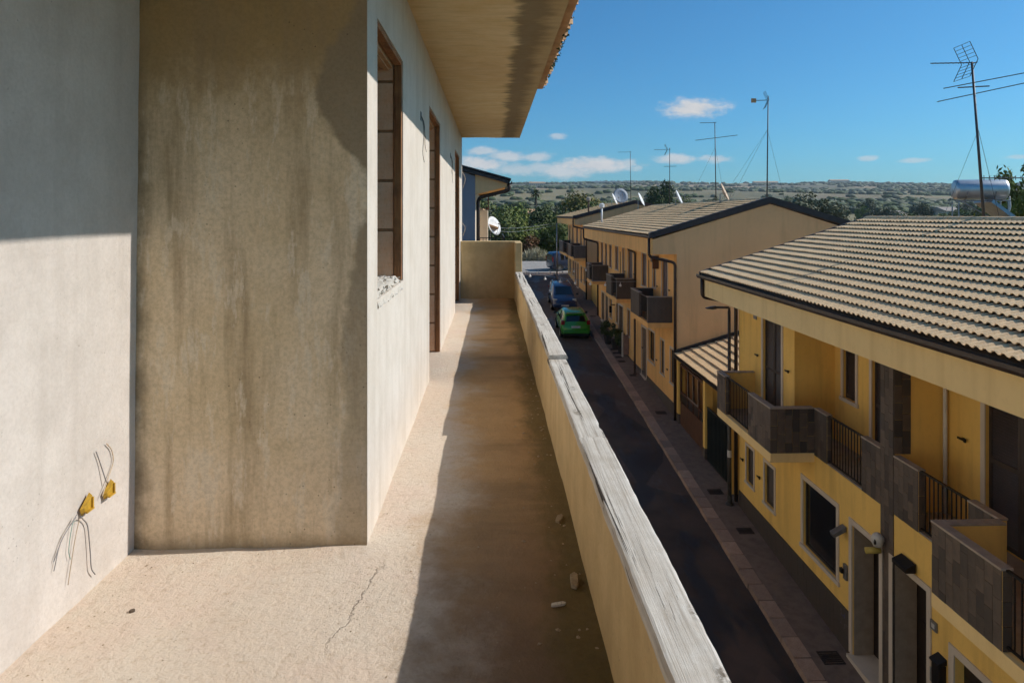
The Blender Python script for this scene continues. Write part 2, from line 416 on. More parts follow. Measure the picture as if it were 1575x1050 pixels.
base = t.mix(t.math('MULTIPLY', t.rand(), 0.65), base, (0.19, 0.135, 0.11))
base = t.mix(t.ramp(n3, (0.4, 0.4), (0.6, 0)), base, (0.10, 0.08, 0.07))
M['kerb'] = t.out(base, 0.85, t.bump(n3, 0.4, 0.01))
M['pale_road'] = mat_plaster('pale_road', (0.34, 0.31, 0.28), (0.16, 0.14, 0.12), (0.40, 0.37, 0.34), 0.5, 0.0, 0.3, 30, 0.3)
M['joint'] = mat_flat('joint_mortar', (0.50, 0.27, 0.14), 0.95, 0.0, 0.2, 20, 0.5)
M['grate'] = mat_flat('grate_iron', (0.040, 0.026, 0.020), 0.8, 0.2, bump=0.3)
M['earth'] = mat_flat('earth', (0.22, 0.18, 0.11), 0.95, var=0.25, scale=0.3)

# houses
def mat_paint(name, c, dirt, streak=0.25):
    t = NT(name)
    a = t.noise(0.5, 5, 0.6); s1 = t.noise(2.5, 5, 0.6, t.map((1.4, 1.4, 0.12))); f = t.noise(70, 3, 0.7)
    base = t.mix(t.ramp(a, (0.35, 0), (0.7, 1)), c, tuple(x*0.88 for x in c))
    base = t.mix(t.math('MULTIPLY', t.ramp(s1, (0.5, 0), (0.75, 1)), streak), base, dirt)
    base = t.mix(t.math('MULTIPLY', t.ramp(t.noise(9, 5, 0.7), (0.5, 0), (0.75, 1)), 0.18), base, dirt)
    return t.out(base, 0.9, t.bump(f, 0.25, 0.006))
M['yellow'] = mat_paint('yellow_paint', (0.90, 0.575, 0.15), (0.46, 0.27, 0.07), 0.45)
M['yellow_pale'] = mat_paint('yellow_pale_paint', (0.90, 0.655, 0.30), (0.60, 0.40, 0.17), 0.4)
M['orange_yellow'] = mat_paint('orange_yellow_paint', (0.90, 0.515, 0.18), (0.46, 0.24, 0.08), 0.45)
M['gable_tan'] = mat_paint('gable_tan_render', (0.78, 0.475, 0.225), (0.50, 0.30, 0.14), 0.5)
M['grey_blue'] = mat_paint('grey_blue_render', (0.23, 0.235, 0.27), (0.16, 0.16, 0.18), 0.3)
M['cream'] = mat_paint('cream_paint', (0.66, 0.54, 0.40), (0.45, 0.33, 0.22))
M['white_stone'] = mat_paint('white_stone', (0.62, 0.53, 0.43), (0.40, 0.32, 0.25))
M['lining'] = mat_flat('door_lining', (0.36, 0.28, 0.21), 0.7, 0.0, 0.12)
M['cladding_back'] = mat_flat('cladding_grout', (0.060, 0.050, 0.045), 0.9)
t = NT('lava_tile')
n1 = t.noise(7, 5, 0.6, t.map((1, 1, 0.5))); r_ = t.rand()
base = t.mix(r_, (0.062, 0.047, 0.038), (0.165, 0.118, 0.085))
base = t.mix(t.ramp(n1, (0.35, 0), (0.7, 0.55)), base, (0.042, 0.037, 0.035))
M['lava_tile'] = t.out(base, 0.7, t.bump(t.noise(50, 3), 0.25, 0.006))
t = NT('lava_tile_far')
bk = t.n('ShaderNodeTexBrick'); t.set(bk.inputs['Vector'], t.map((1, 1, 1), rot=(0, R(90), 0)))
base = t.mix(t.noise(5, 5), (0.055, 0.045, 0.040), (0.13, 0.10, 0.082))
M['lava_far'] = t.out(base, 0.75)
t = NT('roof_concrete_tile')
n1 = t.noise(1.2, 6, 0.65); n2 = t.noise(18, 5, 0.7); r_ = t.rand()
base = t.mix(t.ramp(n1, (0.35, 0), (0.65, 1)), (0.80, 0.555, 0.305), (0.66, 0.435, 0.23))
base = t.mix(t.math('MULTIPLY', r_, 0.35), base, (0.90, 0.66, 0.40))
base = t.mix(t.ramp(n2, (0.45, 0), (0.72, 0.6)), base, (0.42, 0.30, 0.18))
base = t.mix(t.ramp(t.noise(4.0, 5, 0.7), (0.58, 0), (0.70, 0.55)), base, (0.33, 0.27, 0.17))
M['roof_tile'] = t.out(base, 0.9, t.bump(n2, 0.3, 0.006))
M['roof_under'] = mat_flat('roof_under', (0.10, 0.075, 0.055), 0.95)
M['gutter'] = mat_flat('gutter_brown', (0.055, 0.036, 0.028), 0.45, 0.3, 0.2)
M['barge'] = mat_flat('barge_dark', (0.038, 0.030, 0.030), 0.6, 0.0, 0.25)
M['coping'] = mat_flat('coping_stone', (0.42, 0.34, 0.27), 0.6, 0.0, 0.15)
M['rail'] = mat_flat('rail_iron', (0.016, 0.013, 0.012), 0.5, 0.4)
M['shutter'] = mat_flat('shutter_brown', (0.040, 0.026, 0.022), 0.5, 0.0, 0.2)
M['shutter_plum'] = mat_flat('shutter_plum', (0.115, 0.078, 0.080), 0.55, 0.0, 0.2)
M['glass_dark'] = mat_flat('glass_dark', (0.010, 0.010, 0.012), 0.08, 0.0, 0.1)
M['door_dark'] = mat_flat('door_dark', (0.028, 0.018, 0.014), 0.4, 0.0, 0.2)
M['door_pink'] = mat_flat('door_pink', (0.30, 0.20, 0.18), 0.5, 0.0, 0.2)
M['wood_brown'] = mat_flat('wood_brown', (0.12, 0.050, 0.022), 0.6, 0.0, 0.25)
M['gate_green'] = mat_flat('gate_green', (0.018, 0.026, 0.026), 0.5, 0.2, 0.2)
M['white_metal'] = mat_flat('white_metal', (0.68, 0.67, 0.65), 0.45, 0.0, 0.1)
M['grey_metal'] = mat_flat('grey_metal', (0.26, 0.26, 0.26), 0.45, 0.6, 0.2)
M['galv'] = mat_flat('galvanised', (0.42, 0.42, 0.42), 0.4, 0.7, 0.15)
M['lamp_post'] = mat_flat('lamp_post_grey', (0.085, 0.075, 0.066), 0.55, 0.3, 0.2)
M['rust_post'] = mat_flat('rust_post', (0.10, 0.052, 0.034), 0.8, 0.1, 0.25)
M['alu'] = mat_flat('antenna_dark', (0.07, 0.07, 0.075), 0.5, 0.5, 0.1)
M['dish'] = mat_flat('dish_white', (0.70, 0.69, 0.67), 0.5, 0.0, 0.1)
M['dish_rust'] = mat_flat('dish_rusty', (0.62, 0.44, 0.30), 0.7, 0.0, 0.3, 5)
M['dish_grey'] = mat_flat('dish_grey', (0.20, 0.24, 0.30), 0.6, 0.0, 0.2)
M['tank'] = mat_flat('tank_steel', (0.62, 0.62, 0.62), 0.42, 0.85, 0.08)
M['panel_glass'] = mat_flat('panel_glass', (0.04, 0.05, 0.08), 0.15, 0.0, 0.1)
M['bulb'] = mat_flat('bulb_white', (0.80, 0.79, 0.75), 0.15, 0.0, 0.05)
M['sign_paper'] = mat_flat('sign_paper', (0.50, 0.50, 0.58), 0.5, 0.0, 0.1)
M['sign_ink'] = mat_flat('sign_ink', (0.05, 0.05, 0.16), 0.6)
M['alarm_yellow'] = mat_flat('alarm_yellow', (0.62, 0.46, 0.10), 0.5)
M['plastic_white'] = mat_flat('plastic_white', (0.62, 0.60, 0.56), 0.4)
M['pot'] = mat_flat('pot_dark', (0.035, 0.026, 0.022), 0.7)
M['pebble'] = mat_flat('pebble', (0.45, 0.34, 0.22), 0.95, 0.0, 0.25, 40, 0.5)
M['chip_dark'] = mat_flat('chip_dark', (0.13, 0.09, 0.06), 0.95, 0.0, 0.25, 40, 0.5)
# cars
def mat_car(name, c):
    t = NT(name); t.b.inputs['Coat Weight'].default_value = 1.0; t.b.inputs['Coat Roughness'].default_value = 0.04
    return t.out(t.mix(t.noise(3, 4), c, tuple(x*0.8 for x in c)), 0.35, None, 0.25)
M['car_green'] = mat_car('car_paint_green', (0.035, 0.30, 0.012))
M['car_blue'] = mat_car('car_paint_blue', (0.016, 0.035, 0.10))
M['car_navy'] = mat_car('car_paint_navy', (0.020, 0.035, 0.085))
M['car_glass'] = mat_flat('car_glass', (0.008, 0.010, 0.012), 0.05)
M['tyre'] = mat_flat('tyre', (0.015, 0.015, 0.015), 0.9)
M['rim'] = mat_flat('rim', (0.40, 0.40, 0.40), 0.3, 0.8)
M['tail_red'] = mat_flat('tail_red', (0.30, 0.01, 0.01), 0.2)
M['head_clear'] = mat_flat('head_clear', (0.62, 0.60, 0.52), 0.15)
M['plate'] = mat_flat('plate_white', (0.62, 0.62, 0.62), 0.4)
M['trim'] = mat_flat('trim_black', (0.015, 0.015, 0.015), 0.7)
# vegetation and terrain
def mat_leaf(name, a, b, c=None):
    t = NT(name)
    n1 = t.noise(1.3, 4, 0.6); n2 = t.noise(9, 3, 0.6)
    base = t.mix(t.ramp(n1, (0.35, 0), (0.65, 1)), a, b)
    if c: base = t.mix(t.ramp(n2, (0.52, 0), (0.66, 0.8)), base, c)
    base = t.mix(t.math('MULTIPLY', t.rand(), 0.4), base, tuple(x*0.7 for x in a))
    t.b.inputs['Subsurface Weight'].default_value = 0.0
    return t.out(base, 0.75, None, 0.0, 0.25)
M['leaf_dark'] = mat_leaf('leaf_dark', (0.040, 0.060, 0.018), (0.070, 0.095, 0.028), (0.105, 0.12, 0.038))
M['leaf_mid'] = mat_leaf('leaf_mid', (0.085, 0.115, 0.030), (0.15, 0.17, 0.045), (0.20, 0.19, 0.06))
M['leaf_bright'] = mat_leaf('leaf_bright', (0.11, 0.155, 0.032), (0.19, 0.22, 0.045), (0.26, 0.24, 0.06))
M['leaf_olive'] = mat_leaf('leaf_olive', (0.095, 0.105, 0.060), (0.15, 0.155, 0.095), (0.19, 0.18, 0.11))
M['leaf_yellow'] = mat_leaf('leaf_yellow', (0.17, 0.155, 0.045), (0.24, 0.20, 0.06), (0.12, 0.13, 0.04))
M['leaf_red'] = mat_leaf('leaf_red', (0.15, 0.065, 0.030), (0.20, 0.10, 0.045), (0.10, 0.10, 0.03))
M['grass_pale'] = mat_leaf('grass_pale', (0.42, 0.37, 0.24), (0.55, 0.49, 0.34), (0.28, 0.27, 0.13))
M['bark'] = mat_flat('bark', (0.10, 0.075, 0.050), 0.95, 0.0, 0.3, 9, 0.6)
t = NT('hill_fields')
x_, y_, z_ = t.xyz()
vv = t.voro(0.0075, vec=t.map((0.8, 0.42, 0.0)))
fld = t.n('ShaderNodeSeparateColor'); t.set(fld.inputs[0], vv.outputs[1])
base = t.ramp(fld.outputs[0], (0.0, (0.085, 0.100, 0.040)), (0.3, (0.25, 0.18, 0.085)), (0.55, (0.12, 0.145, 0.045)), (0.75, (0.33, 0.225, 0.125)), (1.0, (0.095, 0.085, 0.042)))
n1 = t.noise(0.010, 8, 0.65, t.map((1, 0.35, 0)))
base = t.mix(t.ramp(n1, (0.47, 0), (0.60, 0.85)), base, (0.042, 0.055, 0.022))
base = t.mix(t.ramp(t.noise(0.12, 5, 0.7), (0.5, 0), (0.75, 0.4)), base, (0.19, 0.145, 0.075))
near = t.mix(t.ramp(t.noise(0.6, 6, 0.7), (0.4, 0), (0.65, 1)), (0.12, 0.105, 0.06), (0.10, 0.115, 0.045))
base = t.mix(t.rng(y_, 90, 200), near, base)
M['fields'] = t.out(base, 0.95)

# ------------------------------------------------------------------ ground, street, pavement
def lerp_tab(tab, x):
    if x <= tab[0][0]: return tab[0][1]
    for (a, va), (b, vb) in zip(tab, tab[1:]):
        if x <= b:
            k = (x - a) / (b - a); k = k*k*(3-2*k) if b - a > 400 else k
            return va + (vb - va) * k
    return tab[-1][1]
HILL = [(75, -4.95), (130, -6.0), (200, -4.5), (300, 0.0), (450, 7.0), (700, 19.0), (1000, 35.0), (1400, 57.0), (1800, 80.0), (2050, 84.0), (3200, 60.0)]
def terrain(x, y):
    if y < 75: return -9.70 + 0.063 * y
    z = lerp_tab(HILL, y)
    k = min(1.0, max(0.0, (y - 120) / 600))
    z += k * (mnoise.noise((x * 0.0022, y * 0.0016, 0.3)) * 9.0 + mnoise.noise((x * 0.008, y * 0.006, 1.7)) * 2.2)
    if y > 1500: z += (min(y, 2100) - 1500) / 600 * (mnoise.noise((x * 0.0016, 4.4, 2.2)) * 8 + mnoise.noise((x * 0.006, 1.4, 5.2)) * 2.5)
    return z
ys = [-150, -60, 0, 40, 74.9, 76] + [80 + 12*i for i in range(20)] + [330 + 30*i for i in range(24)] + [1060 + 60*i for i in range(37)]
xs = []
u = -1.0
NX = 110
for i in range(NX + 1):
    k = -1 + 2*i/NX
    xs.append(2600 * (0.18*k + 0.82*k**3) + 300)
m = MB()
for y in ys:
    for x in xs: m.v.append((x, y, terrain(x, y)))
nx = len(xs)
for j in range(len(ys)-1):
    for i in range(nx-1):
        m.f.append((j*nx+i, j*nx+i+1, (j+1)*nx+i+1, (j+1)*nx+i))
g = m.build('ground', M['fields'], smooth=True); g['kind'] = 'structure'

def sloped(m, x0, x1, y0, y1, dz, thick=0.0):
    a, b = gz(y0) + dz, gz(y1) + dz
    if not thick: return m.quad((x0, y0, a), (x1, y0, a), (x1, y1, b), (x0, y1, b))
    return m.add([(x0,y0,a-thick),(x1,y0,a-thick),(x1,y1,b-thick),(x0,y1,b-thick),(x0,y0,a),(x1,y0,a),(x1,y1,b),(x0,y1,b)],
        [(0,3,2,1),(4,5,6,7),(0,1,5,4),(1,2,6,5),(2,3,7,6),(3,0,4,7)])
KX0, KX1, FX = 5.89, 6.26, 7.05       # kerb outer edge, kerb inner edge, house fronts
m = MB()
sloped(m, 0.40, KX0 + 0.03, -25, 65.0, -0.12)
m.build('road', M['asphalt'])['kind'] = 'structure'
m = MB(); sloped(m, -30, 40, 65.0, 73.4, -0.118)
m.build('cross_road', M['pale_road'])['kind'] = 'structure'
pav = MB()
sloped(pav, KX1 - 0.01, FX + 0.4, -10, 64.0, 0.0, 0.3)
pavement = pav.build('pavement', M['pave']); pavement['kind'] = 'structure'
m = MB(); sloped(m, -0.57, 0.40, -25, 64.0, 0.0, 0.3)
m.build('opposite_pavement', M['pave'])['kind'] = 'structure'
# kerb stones, each one a piece
ks = MB()
L = 0.60
ks.add([(0,0,-.25),(KX1-KX0-.008,0,-.25),(KX1-KX0-.008,L-.026,-.25+.063*L),(0,L-.026,-.25+.063*L),
        (0.015,0.004,0.006),(KX1-KX0-.008,0.004,0.006),(KX1-KX0-.008,L-.030,.006+.063*L),(0.015,L-.030,.006+.063*L)],
       [(0,3,2,1),(4,5,6,7),(0,1,5,4),(1,2,6,5),(2,3,7,6),(3,0,4,7)])
ksm = ks.mesh('kerb_stone', M['kerb'])
y = 8.4
while y < 64:
    o = link('kerb_stone', ksm, pavement, (KX0 + rnd.uniform(-.012, .008), y, gz(y) + rnd.uniform(-.006, .006)))
    y += L
# drain covers in the pavement
def grate(y, x0, w, l, bars=5):
    gm = MB()
    a = gz(y) + 0.004
    sl = 0.063
    def bar(x0, x1, y0, y1):
        z0, z1 = a + (y0-y)*sl, a + (y1-y)*sl
        gm.add([(x0,y0,z0-.02),(x1,y0,z0-.02),(x1,y1,z1-.02),(x0,y1,z1-.02),(x0,y0,z0+.006),(x1,y0,z0+.006),(x1,y1,z1+.006),(x0,y1,z1+.006)],
           [(0,3,2,1),(4,5,6,7),(0,1,5,4),(1,2,6,5),(2,3,7,6),(3,0,4,7)])
    bar(x0, x0+w, y, y+.03); bar(x0, x0+w, y+l-.03, y+l); bar(x0, x0+.03, y+.031, y+l-.031); bar(x0+w-.03, x0+w, y+.031, y+l-.031)
    n = bars
    for i in range(n):
        yy = y + .05 + (l-.1)*(i+.15)/n
        bar(x0+.031, x0+w-.031, yy, yy + (l-.1)/n*.6)
    gm.build('drain_grate', M['grate'], pavement)
for (y, x0, w, l) in ((13.0, 6.42, .42, .36), (17.75, 6.50, .40, .30), (19.95, 6.42, .42, .32), (26.6, 6.45, .42, .34), (31.6, 6.42, .30, .26), (33.9, 6.32, .34, .30), (34.7, 6.32, .34, .30), (35.5, 6.32, .34, .30), (36.2, 6.32, .34, .30), (44.6, 6.4, .4, .3)):
    grate(y, x0, w, l)

# ------------------------------------------------------------------ the unfinished building we stand on
B = thing('unfinished_building', 'unfinished bare rendered building with a narrow balcony walkway and open window holes', 'building', (-0.57, 8, gz(8)))
FZ, CZ, WX = -1.5, 1.43, -0.567       # balcony floor, soffit, facade plane
BY, LX = 3.11, -1.607

def grid_face(m, P, u0, u1, v0, v1, nu, nv, amp=0.004, seed=0.0):
    o = len(m.v)
    for j in range(nv+1):
        for i in range(nu+1):
            u = u0 + (u1-u0)*i/nu; v = v0 + (v1-v0)*j/nv
            p = Vector(P(u, v, 0.0)); d = mnoise.noise((u*2.3+seed, v*2.3, seed)) * amp + mnoise.noise((u*9+seed, v*9, seed)) * amp*.3
            m.v.append(tuple(P(u, v, d)))
    for j in range(nv):
        for i in range(nu):
            a = o + j*(nu+1)+i
            m.f.append((a, a+1, a+nu+2, a+nu+1))
# left wall (leans back very slightly)
m = MB()
def pl(u, v, d): return (LX + 0.030 * (v - FZ) / 2.9 + d, u, v)
grid_face(m, pl, -2.5, BY + 0.02, FZ - 0.02, CZ + 0.05, 60, 30, 0.005, 1.0)
m.box(-2.0, -1.7, -2.5, 3.3, FZ, CZ)
m.build('side_wall', M['grey_plaster'], B)
# bay front
m = MB()
def pf(u, v, d): return (u, BY - d, v)
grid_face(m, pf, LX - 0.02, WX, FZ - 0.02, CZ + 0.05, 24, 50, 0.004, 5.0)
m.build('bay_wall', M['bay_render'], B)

def holed(m, ubr, vbr, holes, P, depth, side=1):
    # ubr/vbr: outer rectangle; holes: (u0,u1,v0,v1); P(u,v,d) maps to space with d the inward depth
    us = sorted(set([ubr[0], ubr[1]] + [h[0] for h in holes] + [h[1] for h in holes]))
    vs = sorted(set([vbr[0], vbr[1]] + [h[2] for h in holes] + [h[3] for h in holes]))
    us = [u for u in us if ubr[0] <= u <= ubr[1]]; vs = [v for v in vs if vbr[0] <= v <= vbr[1]]
    def solid(i, j):
        if i < 0 or j < 0 or i >= len(us)-1 or j >= len(vs)-1: return None
        u = (us[i]+us[i+1])/2; v = (vs[j]+vs[j+1])/2
        return not any(h[0] < u < h[1] and h[2] < v < h[3] for h in holes)
    for i in range(len(us)-1):
        for j in range(len(vs)-1):
            u0, u1, v0, v1 = us[i], us[i+1], vs[j], vs[j+1]
            if solid(i, j):
                m.quad(P(u0,v0,0), P(u1,v0,0), P(u1,v1,0), P(u0,v1,0))
                m.quad(P(u0,v0,depth), P(u0,v1,depth), P(u1,v1,depth), P(u1,v0,depth))
                for di, dj, a, b in ((-1,0,(u0,v0),(u0,v1)), (1,0,(u1,v1),(u1,v0)), (0,-1,(u1,v0),(u0,v0)), (0,1,(u0,v1),(u1,v1))):
                    s_ = solid(i+di, j+dj)
                    if s_ is False or s_ is None:
                        m.quad(P(*a,0), P(*b,0), P(*b,depth), P(*a,depth))
# facade with a window hole and two door holes
OPEN = [(3.392, 4.364, -0.42, 0.972), (6.183, 7.477, FZ - .1, 0.985), (10.45, 11.865, FZ - .1, 1.0)]
m = MB()
holed(m, (BY + 0.010, 12.86), (FZ - 0.1, CZ + 0.05), OPEN, lambda u, v, d: (WX - d, u, v), 0.30)
m.build('facade_wall', M['facade_plaster'], B, fixn=True)
# rough timber sub-frame and clay blocks inside each opening
bl = MB(); bl.box(0, 0.145, 0, 0.02, 0, 0.292); blm = bl.mesh('block', M['block'])
for k, (a, b, c_, d) in enumerate(OPEN):
    c2 = max(c_, FZ)
    w = MB()
    w.box(WX - 0.052, WX - 0.006, b - 0.034, b - 0.004, c2 + 0.01, d - 0.03)      # far jamb board
    w.box(WX - 0.052, WX - 0.006, a + 0.004, a + 0.034, c2 + 0.01, d - 0.03)
    w.box(WX - 0.056, WX - 0.006, a + 0.004, b - 0.004, d - 0.03, d - 0.004)     # head board
    w.build('opening_frame', M['timber'], B, bevel=0.003)
    z = c2 + 0.02
    while z < d - 0.08:
        hgt = min(0.292, d - 0.04 - z)
        if z < c2 + 0.03: MB().box(WX - 0.206, WX - 0.056, b - 0.014, b - 0.002, c2 + 0.012, d - 0.05).build('mortar_bed', M['joint'], B)
        for (yy) in (b - 0.026,):
            o = link('block', blm, B, (WX - 0.205, yy + rnd.uniform(-.004, .003), z)); o.scale = (1, 1, hgt / 0.292)
        z += 0.312
    l2 = MB(); l2.box(WX - 0.29, WX - 0.062, a + 0.01, b - 0.01, d - 0.05, d - 0.002)
    for q in range(3): l2.box(WX - 0.12 - q*.06, WX - 0.085 - q*.06, a + 0.01, b - 0.01, d - 0.062, d - 0.052)
    l2.build('lintel', M['terracotta'], B)
# broken sill of the window
m = MB()
def psl(u, v, d):
    e = min(1.0, max(0.0, (v - (WX - 0.05)) / 0.055))
    k = mnoise.noise((u*13, v*17, 4.2))*.5 + mnoise.noise((u*34, v*40, 1.2))*.35 + mnoise.noise((u*90, v*90, 7.2))*.2
    return (v + 0.012*e*k, u, OPEN[0][2] + 0.030 + 0.030*k - 0.075*e*e)
grid_face(m, psl, OPEN[0][0] + 0.003, OPEN[0][1] - 0.003, WX - 0.29, WX + 0.006, 70, 30, 0.0, 2.0)
for i in range(70):
    ya = rnd.uniform(OPEN[0][0]+.03, OPEN[0][1]-.03); s_ = rnd.uniform(.006, .016)
    p = Vector((WX - rnd.uniform(.0, .12), ya, OPEN[0][2] + rnd.uniform(.0, .03)))
    vs = [p + Vector((rnd.uniform(-1,1), rnd.uniform(-1,1), rnd.uniform(-1,1))).normalized()*s_ for _ in range(6)]
    m.add(vs, [(0,1,2),(0,2,3),(0,3,4),(1,2,5),(2,3,5),(3,4,5),(0,1,4),(1,4,5)])
m.build('broken_sill', M['mortar'], B)
# rooms behind
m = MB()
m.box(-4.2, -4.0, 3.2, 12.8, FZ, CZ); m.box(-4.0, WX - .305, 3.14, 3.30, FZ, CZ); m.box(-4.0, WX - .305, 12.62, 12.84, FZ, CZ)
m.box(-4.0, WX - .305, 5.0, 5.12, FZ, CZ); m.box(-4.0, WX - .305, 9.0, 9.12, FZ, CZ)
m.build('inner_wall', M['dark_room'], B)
m = MB(); m.box(-6, WX + .0, -3, 12.84, -10.0, FZ - 0.26)
m.build('lower_storey', M['cream'], B)
NH = thing('added_bounce_house', 'unseen plain cream house added behind the balcony end wall to bounce sunlight', 'house', (-4, 18, gz(18)))
MB().box(-9, -.80, 13.1, 23.4, -10, -1.55).build('wall', M['cream'], NH); MB().box(-9.1, -.70, 13.08, 23.42, -1.549, -1.40).build('roof', M['coping'], NH)  # hidden walls added to throw sunlight back onto the opposite fronts
# floor slab
m = MB()
def pfl(u, v, d): return (u, v, FZ + d)
grid_face(m, pfl, -1.75, 0.45, -2.0, 12.36, 50, 200, 0.012, 9.0)
m.box(-6, 0.503, -3, 12.40, FZ - .25, FZ - .03)
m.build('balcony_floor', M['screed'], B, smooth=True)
# parapet
m = MB()
def pp(u, v, d): return (0.395 - d, u, v)
grid_face(m, pp, -2.0, 12.22, FZ - 0.02, -1.027, 120, 10, 0.007, 3.0)
m.box(0.41, 0.505, -2.0, 12.36, FZ - .24, -1.027)
m.build('parapet_wall', M['parapet_plaster'], B)
m = MB(); m.box(0.390, 0.510, 11.62, 12.198, -1.027, -0.480)
m.build('parapet_pier', M['parapet_plaster'], B, bevel=0.012)
m = MB(); m.box(WX + .001, 0.510, 12.20, 12.36, FZ - .02, -0.475)
m.build('end_wall', M['parapet_plaster'], B, bevel=0.012)
# roof slab and soffit
m = MB()
def ps(u, v, d): return (u, v, CZ - d)
grid_face(m, ps, LX - 0.1, 0.515, -2.5, 12.73, 30, 120, 0.006, 7.0)
m.build('soffit', M['soffit'], B, fixn=False)
m = MB(); m.box(-6.2, 0.513, -3.0, 12.728, CZ + 0.012, CZ + 0.10); m.box(-6.2, 0.30, -3.0, 12.9, CZ + .10, CZ + .5)
m.build('roof_slab', M['parapet_plaster'], B)
# clay cover tiles along the roof edge
ct = MB(); n = 7
vs = []; 
for (xx, rr) in ((0, .062), (0.40, .078)):
    for k in range(n+1):
        a = math.pi * k / n
        vs.append((xx, rr*math.cos(a), rr*math.sin(a)))
    for k in range(n+1):
        a = math.pi * k / n
        vs.append((xx, (rr-.014)*math.cos(a), (rr-.014)*math.sin(a)))
q = n+1; fs = []
for k in range(n):
    fs.append((k, k+1, 2*q+k+1, 2*q+k)); fs.append((q+k+1, q+k, 3*q+k, 3*q+k+1)); fs.append((2*q+k, 2*q+k+1, 3*q+k+1, 3*q+k))
ct.add(vs, fs); ctm = ct.mesh('roof_tile', M['terracotta'], smooth=True)
y = 2.0
while y < 8.3:
    o = link('roof_tile', ctm, B, (0.238 + rnd.uniform(-.02, .015), y, CZ + 0.103 + rnd.uniform(-.004, .006)))
    o.rotation_euler = (0, 0, rnd.uniform(-.05, .05))
    y += 0.178
m = MB(); m.box(0.30, 0.615, -2.5, 8.32, CZ + .1005, CZ + .118)
m.build('tile_bed', M['terracotta'], B)
m = MB()
for i in range(260):
    yy = rnd.choice([rnd.uniform(5.6, 7.2), rnd.uniform(5.2, 8.2)]); s_ = rnd.uniform(.006, .017)
    p = Vector((rnd.uniform(.60, .645), yy, CZ + rnd.uniform(.085, .16)))
    vs = [p + Vector((rnd.uniform(-1,1), rnd.uniform(-1,1), rnd.uniform(-1,1))).normalized()*s_ for _ in range(5)]
    m.add(vs, [(0,1,2),(0,2,3),(0,3,1),(1,2,4),(2,3,4),(3,1,4)])
m.build('moss', M['moss'], B, kind='stuff')
# socket boxes with loose cable ends in the side wall
def curve(pts, n=14):
    P_ = [Vector(p) for p in pts]; out = []
    P_ = [P_[0]*2-P_[1]] + P_ + [P_[-1]*2-P_[-2]]
    for i in range(1, len(P_)-2):
        for k in range(n):
            t_ = k/n; a, b, c_, d = P_[i-1], P_[i], P_[i+1], P_[i+2]
            out.append(0.5*((2*b)+(c_-a)*t_+(2*a-5*b+4*c_-d)*t_*t_+(3*b-a-3*c_+d)*t_**3))
    out.append(P_[-2]); return out
lx = LX + 0.012
def socket(y, z, s=0.045):
    m = MB()
    # broken-out recess lined by a yellow box: rim pieces and a back
    m.add([(lx, y-s, z-s*.2), (lx, y+s*.7, z+s), (lx, y+s*.8, z-s*.9), (lx, y-s*.7, z-s),
           (lx+.014, y-s*.8, z-s*.1), (lx+.016, y+s*.55, z+s*.75), (lx+.014, y+s*.6, z-s*.7), (lx+.012, y-s*.5, z-s*.75)],
          [(0,1,5,4),(1,2,6,5),(2,3,7,6),(3,0,4,7),(4,5,6,7)])
    m.box(lx + .012, lx + .024, y - s*.75, y + s*.6, z - s*.72, z - s*.55)
    m.box(lx + .012, lx + .022, y + s*.40, y + s*.62, z - s*.55, z + s*.6)
    return m.build('socket_box', M['box_plastic'], B)
s1 = socket(2.724, -1.134, 0.036); s2 = socket(2.878, -1.138, 0.034)
def cable(pts, mat, par, r=0.0026):
    MB().tube(curve(pts), r, 6).build('cable', mat, par, smooth=True)
cable([(-1.587, 2.656, -1.146), (-1.594, 2.583, -1.2), (-1.594, 2.531, -1.261)], M['wire_grey'], s1, 0.0017)
cable([(-1.587, 2.652, -1.153), (-1.594, 2.574, -1.206), (-1.594, 2.531, -1.296)], M['wire_grey'], s1, 0.0017)
cable([(-1.587, 2.649, -1.165), (-1.594, 2.641, -1.176), (-1.594, 2.619, -1.257), (-1.594, 2.628, -1.301)], M['wire_green'], s1, 0.0014)
cable([(-1.587, 2.674, -1.168), (-1.594, 2.656, -1.245), (-1.594, 2.614, -1.391)], M['wire_tan'], s1, 0.0016)
cable([(-1.587, 2.682, -1.165), (-1.594, 2.708, -1.186), (-1.594, 2.738, -1.227), (-1.594, 2.754, -1.322), (-1.594, 2.764, -1.404), (-1.594, 2.79, -1.444)], M['wire_grey'], s1, 0.0023)
cable([(-1.587, 2.858, -1.103), (-1.594, 2.826, -1.013), (-1.594, 2.796, -0.953)], M['wire_grey'], s2, 0.0022)
cable([(-1.587, 2.826, -1.146), (-1.594, 2.881, -1.093), (-1.594, 2.92, -1.04), (-1.594, 2.908, -0.986), (-1.594, 2.871, -0.946)], M['wire_tan'], s2, 0.0022)
# lamp outlets with dangling leads on the facade
for (yy, zz) in ((5.45, 0.78), (9.3, 0.80)):
    m = MB(); m.box(WX - .01, WX + .004, yy - .035, yy + .035, zz - .035, zz + .035)
    o = m.build('lamp_outlet', M['wire_black'], B)
    for q in range(3):
        a = rnd.uniform(-.1, .25)
        MB().tube(curve([(WX + .006, yy + q*.02, zz), (WX + .02, yy + .05 + a*.3, zz - .05 - q*.04), (WX + .012, yy + .10 + a, zz - .12 - q*.08), (WX+.02, yy + .14 + a, zz - .16 - q*.10)]), 0.0022, 5).build('cable', M['wire_black'], o)
for (yy, zz, l) in ((12.80, 0.80, .3), (12.80, -0.15, .25)):
    MB().tube(curve([(WX + .004, yy, zz), (WX + .06, yy + .03, zz - l*.4), (WX + .02, yy + .05, zz - l)]), 0.006, 5).build('cable', M['wire_tan'], B)

